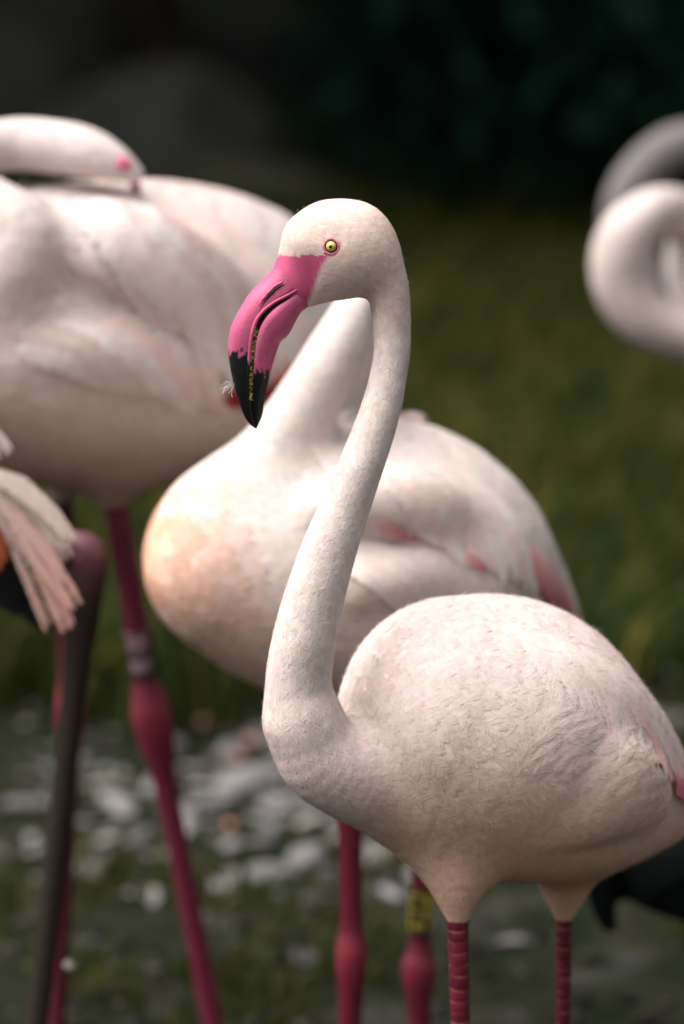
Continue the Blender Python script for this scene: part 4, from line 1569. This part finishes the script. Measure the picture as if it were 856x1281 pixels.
add_vanes(root, skin, [[(240, 462), (255, 476), (272, 488), (292, 496)], [(248, 474), (262, 486), (282, 495), (305, 500)], [(280, 492), (310, 497), (335, 490), (356, 476)]], 0.0095, redd, redd, (0.005, 0.009), 64, 1.0, 'red_covert')
add_vanes(root, skin, [[(335, 440), (345, 460), (352, 478), (352, 500)], [(345, 440), (356, 458), (364, 474), (366, 492)]], 0.014, lin(226, 140, 112), lin(220, 112, 92), (0.005, 0.008), 65, 1.0, 'red_covert')
simple_bill(root, at(157, 208, Y3 - 0.054), (0.15, 1.0, -0.55), (0.3, 0.8, -0.5), 0.07, 0.0068)
lp, P, R_ = leg(root, (at(138, 590, Y3 - 0.03), at(190, 895, Y3 - 0.03), foot_at(285, 1350, Y3 - 0.02)), (0.0125, 0.0120, 0.0200, 0.0105, 0.012), lin(116, 34, 60), 5)
m3 = mpp(160, 800, Y3)
leg_band(lp, P, R_, 205 * m3, 262 * m3, M_band_w, [(0.02, 0.05, [(-3.1, 3.1)]), (0.36, 0.04, [(-0.9, 1.1)]), (0.46, 0.05, [(-0.9, 1.1)]), (0.56, 0.05, [(-0.9, 1.1)]), (0.78, 0.05, [(-0.9, -0.3)]), (0.90, 0.06, [(-0.9, 1.1)]), (0.98, 0.05, [(-3.1, 3.1)]), (0.5, 0.9, [(-1.5, -0.75), (1.0, 1.5)])])
leg(root, (at(76, 595, Y3 + 0.06), at(90, 885, Y3 + 0.06), foot_at(70, 1340, Y3 + 0.07)), (0.0115, 0.0105, 0.0160, 0.0100, 0.011), lin(86, 26, 42), 6)


# ================================================================== flamingo walking off, its tail and lifted leg in view
def col_four(P):
    q = to_px(P)
    c = np.broadcast_to(np.array([0.80, 0.70, 0.66]), P.shape).copy()
    pk = np.clip(noise3(P, 22, 71), 0, 1)[:, None] * 0.6
    return c * (1 - pk) + np.array([0.80, 0.52, 0.42]) * pk


Y4 = 3.35
ch = [
    dict(pts=[(-455, 150, Y4 - 0.02, 36), (-425, 145, Y4 - 0.02, 42)], k=0.012, fl=(0.012, 0.012), sq=1.25),
    dict(pts=[(-425, 150, Y4 - 0.02, 38), (-385, 190, Y4 - 0.02, 24), (-372, 260, Y4 - 0.02, 22), (-395, 340, Y4 - 0.02, 24), (-410, 420, Y4 - 0.02, 32), (-360, 480, Y4 - 0.02, 55), (-300, 490, Y4, 80)], k=0.012, fl=(0.014, 0.025)),
    dict(pts=[(-300, 490, Y4, 105), (-240, 500, Y4 + 0.01, 135), (-180, 525, Y4 + 0.02, 125), (-120, 565, Y4 + 0.03, 85), (-75, 595, Y4 + 0.03, 52), (-35, 615, Y4 + 0.03, 28), (-10, 628, Y4 + 0.03, 13)], k=0.03, fl=(0.045, 0.05)),
    dict(pts=[(-150, 610, Y4 + 0.06, 55), (-90, 640, Y4 + 0.06, 36), (-38, 660, Y4 + 0.06, 17)], k=0.04, fl=(0.03, 0.02)),
    dict(pts=[(-200, 590, Y4 - 0.04, 60), (-205, 650, Y4 - 0.05, 32), (-206, 700, Y4 - 0.05, 14)], k=0.04, fl=(0.03, 0.02)),
]
root, skin = bird('flamingo walking off with drooping pale tail feathers and one dark leg lifted and bent', (-190, 1290, Y4), ch, 0.006, col_four, 1.0, 43)
tw = np.array([0.80, 0.66, 0.62])
ts = lin(236, 186, 172)
k = 0
for pth, w_, c0, c1 in [
    ([(-50, 575), (0, 628), (50, 690), (97, 762)], 0.010, tw, ts), ([(-50, 585), (0, 638), (45, 706), (88, 792)], 0.011, tw, ts), ([(-45, 590), (2, 645), (36, 714), (63, 788)], 0.009, np.array([0.74, 0.66, 0.64]), ts),
    ([(-40, 580), (10, 634), (56, 702), (80, 770)], 0.011, ts, ts), ([(-40, 582), (10, 614), (52, 656), (84, 704)], 0.011, WHITE, tw),
    ([(-30, 590), (15, 606), (55, 632), (90, 672)], 0.011, WHITE, CREAM), ([(-20, 605), (20, 622), (52, 648), (80, 682)], 0.012, CREAM, CREAM), ([(-35, 585), (2, 596), (28, 608), (48, 634)], 0.010, WHITE, WHITE),
    ([(-70, 590), (-30, 630), (-5, 670), (3, 712)], 0.010, lin(228, 130, 90), lin(224, 120, 84)), ([(-60, 580), (-25, 612), (0, 650), (10, 690)], 0.010, lin(232, 150, 110), lin(224, 120, 84)),
    ([(-50, 505), (-25, 525), (-5, 545), (9, 570)], 0.008, WHITE, WHITE)]:
    for q in range(3):
        jp = [(u + (q - 1) * 5 * (0.3 + 0.35 * e) + RNG.uniform(-3, 3), v - (q - 1) * 4 * (0.3 + 0.25 * e) + RNG.uniform(-5, 5)) for e, (u, v) in enumerate(pth)]
        link('tail_feather', vane(skin, jp, w_ * 0.48, c0, c1, 0, 0.004, seed=700 + k * 3 + q, Y=Y4 - 0.03 + 0.006 * (k % 5) + 0.002 * q, tipround=1.5, ragged=0.5), M_wing, root)
    k += 1
blk = np.array([0.008, 0.009, 0.010])
for pth in ([(-80, 610), (-30, 670), (15, 725), (56, 784)], [(-85, 625), (-40, 690), (0, 735), (46, 776)], [(-90, 640), (-50, 700), (-15, 735), (32, 762)], [(-70, 600), (-20, 665), (20, 715), (50, 768)], [(-90, 645), (-50, 705), (-25, 735), (14, 752)], [(-90, 600), (-40, 660), (0, 710), (30, 750)]):
    o = link('flight_feather', vane(skin, pth, 0.014, blk, blk, 0, 0.004, seed=730 + k, Y=Y4 + 0.012 + 0.004 * (k % 4), tipround=0.9), M_wing, root)
    o['label'] = 'black flight feather'
    k += 1
simple_bill(root, at(-465, 165, Y4 - 0.02), (-1, -0.1, -0.6), (0.1, 0, -1), 0.12, 0.016)
simple_eye(root, skin, -440, 145)
leg(root, (at(-45, 660, Y4 + 0.06), at(112, 690, Y4 + 0.055), at(42, 1320, Y4 + 0.02)), (0.0150, 0.0165, 0.0185, 0.0105, 0.010), lin(94, 56, 66), 7, hlen=0.2, dark=lin(44, 36, 30), hock_col=lin(108, 66, 78), foot_dir=(-0.6, -0.2))
leg(root, (at(-206, 680, Y4 - 0.05), at(-205, 960, Y4 - 0.05), foot_at(-210, 1500, Y4 - 0.05)), (0.011, 0.0105, 0.016, 0.0095, 0.011), PINKLEG, 8)


# ================================================================== two flamingos farther off with looped necks
def col_five(P):
    c = np.broadcast_to(np.array([0.76, 0.69, 0.68]), P.shape).copy()
    pk = np.clip(noise3(P, 15, 81), 0, 1)[:, None] * 0.45
    return (c * (1 - pk) + PINKW * pk) * (1 + 0.07 * noise3(P, 70, 82))[:, None]


def col_six(P):
    return np.broadcast_to(np.array([0.26, 0.235, 0.24]), P.shape) * (1 + 0.1 * noise3(P, 40, 91))[:, None]  # young bird's grey, with the shade it stands in painted into the coat


Y5 = 4.25
ch = [
    dict(pts=[(872, 378, Y5 + 0.12, 30), (862, 335, Y5 + 0.12, 30), (866, 290, Y5 + 0.10, 30), (852, 266, Y5 + 0.05, 29), (816, 266, Y5, 30), (783, 300, Y5 - 0.01, 37), (779, 352, Y5 - 0.01, 38), (806, 397, Y5 - 0.01, 35), (858, 418, Y5, 34), (925, 412, Y5 + 0.02, 48), (1000, 425, Y5 + 0.05, 75)], k=0.008, fl=(0.02, 0.03)),
    dict(pts=[(1020, 445, Y5 + 0.06, 100), (1090, 450, Y5 + 0.08, 140), (1170, 465, Y5 + 0.11, 118), (1235, 490, Y5 + 0.14, 65), (1280, 515, Y5 + 0.16, 15)], k=0.03, fl=(0.05, 0.06)),
    dict(pts=[(1085, 560, Y5 + 0.05, 50), (1085, 620, Y5 + 0.05, 14)], k=0.03, fl=(0.03, 0.02)),
    dict(pts=[(1130, 560, Y5 + 0.12, 50), (1132, 620, Y5 + 0.12, 13)], k=0.03, fl=(0.03, 0.02)),
]
root, skin = bird('pale flamingo with its neck curled in a tight ring, before the grey one', (1105, 900, Y5 + 0.08), ch, 0.007, col_five, 1.0, 44)
add_vanes(root, skin, row((1050, 350), (1120, 350), (1150, 470), (1235, 480), 7, -0.1, 81, 8), 0.022, W3, None, (0.002, 0.010), 81, 0.8)
simple_bill(root, at(880, 390, Y5 + 0.12), (0.6, 0.5, -0.6), (0.9, 0.3, -0.3), 0.11, 0.014)
leg(root, (at(1085, 605, Y5 + 0.05), at(1086, 770, Y5 + 0.05), foot_at(1086, 1040, Y5 + 0.05)), (0.011, 0.0105, 0.016, 0.0095, 0.011), PINKLEG, 9)
leg(root, (at(1132, 605, Y5 + 0.12), at(1133, 765, Y5 + 0.12), foot_at(1133, 1030, Y5 + 0.12)), (0.011, 0.0105, 0.016, 0.0095, 0.011), PINKLEG, 10)

Y6 = 4.75
ch = [
    dict(pts=[(950, 225, Y6 + 0.04, 32), (915, 195, Y6 + 0.03, 32), (875, 180, Y6 + 0.01, 29), (836, 188, Y6, 28), (802, 218, Y6, 28), (781, 260, Y6, 28), (787, 312, Y6, 29), (822, 365, Y6, 32), (885, 410, Y6 + 0.02, 42), (950, 430, Y6 + 0.05, 65)], k=0.008, fl=(0.02, 0.03)),
    dict(pts=[(975, 450, Y6 + 0.06, 90), (1040, 455, Y6 + 0.08, 125), (1115, 465, Y6 + 0.11, 105), (1175, 485, Y6 + 0.14, 58), (1215, 505, Y6 + 0.16, 15)], k=0.03, fl=(0.05, 0.06)),
    dict(pts=[(1035, 550, Y6 + 0.05, 45), (1035, 605, Y6 + 0.05, 13)], k=0.03, fl=(0.03, 0.02)),
    dict(pts=[(1075, 550, Y6 + 0.12, 45), (1077, 605, Y6 + 0.12, 12)], k=0.03, fl=(0.03, 0.02)),
]
root, skin = bird('grey young flamingo, shade put into its colour, with arched neck, partly hidden behind the ring-necked one', (1055, 880, Y6 + 0.08), ch, 0.007, col_six, 1.0, 45)
simple_bill(root, at(958, 232, Y6 + 0.04), (0.8, 0.1, -0.5), (0.0, 0, -1), 0.11, 0.014)
leg(root, (at(1035, 590, Y6 + 0.05), at(1036, 740, Y6 + 0.05), foot_at(1036, 980, Y6 + 0.05)), (0.010, 0.0095, 0.015, 0.009, 0.010), lin(96, 60, 64), 11)
leg(root, (at(1077, 590, Y6 + 0.12), at(1078, 735, Y6 + 0.12), foot_at(1078, 975, Y6 + 0.12)), (0.010, 0.0095, 0.015, 0.009, 0.010), lin(96, 60, 64), 12)


# ================================================================== black waterbird behind the sharp flamingo
def col_black(P):
    return np.broadcast_to(np.array([0.010, 0.013, 0.014]), P.shape) * (1 + 0.25 * noise3(P, 60, 95))[:, None]


Y7 = 3.55
ch = [
    dict(pts=[(1085, 800, Y7 - 0.1, 30), (1060, 795, Y7 - 0.1, 34)], k=0.012, fl=(0.012, 0.012), sq=1.2),
    dict(pts=[(1060, 800, Y7 - 0.1, 32), (1035, 850, Y7 - 0.1, 26), (1030, 920, Y7 - 0.1, 30), (1020, 990, Y7 - 0.09, 50), (980, 1040, Y7 - 0.07, 80)], k=0.012, fl=(0.015, 0.025)),
    dict(pts=[(965, 1045, Y7 - 0.07, 92), (900, 1060, Y7 - 0.03, 92), (850, 1078, Y7, 70), (805, 1085, Y7 + 0.02, 42), (782, 1085, Y7 + 0.03, 22)], k=0.02, fl=(0.04, 0.045)),
    dict(pts=[(800, 1050, Y7 + 0.0, 22), (768, 1062, Y7 - 0.01, 19), (752, 1095, Y7 - 0.01, 18), (755, 1130, Y7 - 0.01, 16), (762, 1156, Y7 - 0.01, 10)], k=0.008, fl=(0.035, 0.03)),
    dict(pts=[(900, 1130, Y7 - 0.05, 40), (900, 1175, Y7 - 0.05, 14)], k=0.03, fl=(0.03, 0.02)),
    dict(pts=[(930, 1130, Y7 + 0.02, 40), (930, 1175, Y7 + 0.02, 14)], k=0.03, fl=(0.03, 0.02)),
]
root, skin = bird('black waterbird with a drooping wing tip, half hidden behind the sharp flamingo', (915, 1200, Y7), ch, 0.006, col_black, 1.0, 46, name='waterbird', cat='bird', group=None)
add_vanes(root, skin, row((930, 1000), (920, 1060), (800, 1075), (810, 1110), 6, 0.06, 96, 5), 0.016, np.array([0.010, 0.013, 0.014]), None, (0.002, 0.008), 96, 0.9)
V_, F_ = tube(resample([at(1105, 803, Y7 - 0.1), at(1125, 808, Y7 - 0.1), at(1150, 818, Y7 - 0.1)], 8), np.linspace(0.012, 0.004, 8), 10)
link('bill', mesh_arrays('bill', V_, tris(F_), np.broadcast_to(lin(120, 40, 30), (len(V_), 3))), M_bill, root)
simple_eye(root, skin, 1085, 795)
leg(root, (at(900, 1165, Y7 - 0.05), at(898, 1240, Y7 - 0.05), foot_at(900, 1330, Y7 - 0.05)), (0.009, 0.0085, 0.011, 0.008, 0.009), (0.02, 0.02, 0.02), 13, hock_col=(0.02, 0.02, 0.02))
leg(root, (at(930, 1165, Y7 + 0.02), at(930, 1240, Y7 + 0.02), foot_at(932, 1325, Y7 + 0.02)), (0.009, 0.0085, 0.011, 0.008, 0.009), (0.02, 0.02, 0.02), 14, hock_col=(0.02, 0.02, 0.02))


# ------------------------------------------------------------------ loose down and moulted feathers
def down(name, label, base, dirs, n, ln, seed, wd=0.00022):
    r = np.random.default_rng(seed)
    A = Acc()
    base = np.asarray(base, float)
    d0 = unit(np.asarray(dirs, float))
    for i in range(n):
        d = unit(d0 + 0.55 * r.normal(size=3))
        e = base + d * ln * r.uniform(0.5, 1.0) + [0, 0, -0.2 * ln * r.random()]
        m = (base + e) / 2 + r.normal(size=3) * ln * 0.12
        V, Q = tube(resample([base, m, e], 7), np.linspace(wd * 1.4, wd * 0.5, 7), 4, ref=(0.3, 0.9, 0.2))
        A.add(V, Q, (0.62, 0.59, 0.57))
    o = link(name, A.mesh(name), M_feath)
    tag(o, label, 'feather')
    return o


down('down_feather', 'wisp of white down stuck to the black tip of the bill', at(291, 484, HY - 0.004), (-1, -0.2, 0.1), 26, 0.0105, 801)
down('down_feather', 'wisp of pale down caught on the lifted dark leg', at(80, 1205, Y4 + 0.01), (1, -0.3, -0.2), 22, 0.014, 802)

mf = []
for i in range(3):
    n_, ac = 12, 5
    t = np.linspace(0, 1, n_)
    uu = np.linspace(-1, 1, ac)
    wpr = np.sin(np.clip(t * 1.15 + 0.06, 0, 1) * np.pi) ** 0.6 * 0.18
    X = t[:, None] + 0 * uu[None]
    Yv = uu[None] * wpr[:, None] + 0.12 * np.sin(t[:, None] * 2 + i)
    Z = 0.05 * np.sin(t[:, None] * 3.1) + 0.03 - 0.05 * uu[None] ** 2
    i_, j_ = np.meshgrid(np.arange(n_ - 1), np.arange(ac - 1), indexing='ij')
    Q = np.stack([i_ * ac + j_, i_ * ac + j_ + 1, (i_ + 1) * ac + j_ + 1, (i_ + 1) * ac + j_], -1).reshape(-1, 4)
    c = [np.array([0.36, 0.33, 0.32]), np.array([0.42, 0.22, 0.20]), np.array([0.32, 0.28, 0.25])][i]
    mf.append(mesh_arrays('moulted_feather', np.stack([X, Yv, Z], -1).reshape(-1, 3), Q, np.broadcast_to(c, (n_ * ac, 3))))
r = np.random.default_rng(9)
spots = [(305, 928, 1), (270, 950, 1), (330, 940, 0), (282, 1035, 1), (350, 985, 0), (235, 990, 0), (150, 985, 2), (95, 1010, 0), (370, 1040, 0), (460, 1110, 0), (420, 1060, 2), (200, 1110, 2), (160, 1155, 1), (620, 1150, 0),
         (700, 1180, 0), (800, 1215, 0), (25, 1120, 0), (120, 1060, 0), (310, 1105, 2), (395, 985, 0), (350, 910, 0), (260, 915, 1)]
for i, (u, v, kk) in enumerate([q for q in spots if q[1] < 1100]):
    p = px_ground(u, v)
    o = link('moulted_feather', mf[kk], M_feath)
    s_ = r.uniform(0.03, 0.055)
    o.scale = (s_, s_, s_)
    o.location = (p[0], p[1], p[2] + 0.008)
    o.rotation_euler = (r.uniform(-0.2, 0.2), r.uniform(-0.2, 0.1), r.random() * 6.28)
    tag(o, ['moulted white feather lying among the pale stones', 'moulted pink feather lying among the pale stones', 'moulted cream feather lying among the pale stones'][kk], 'feather', ['moulted white feathers', 'moulted pink feathers', 'moulted cream feathers'][kk])
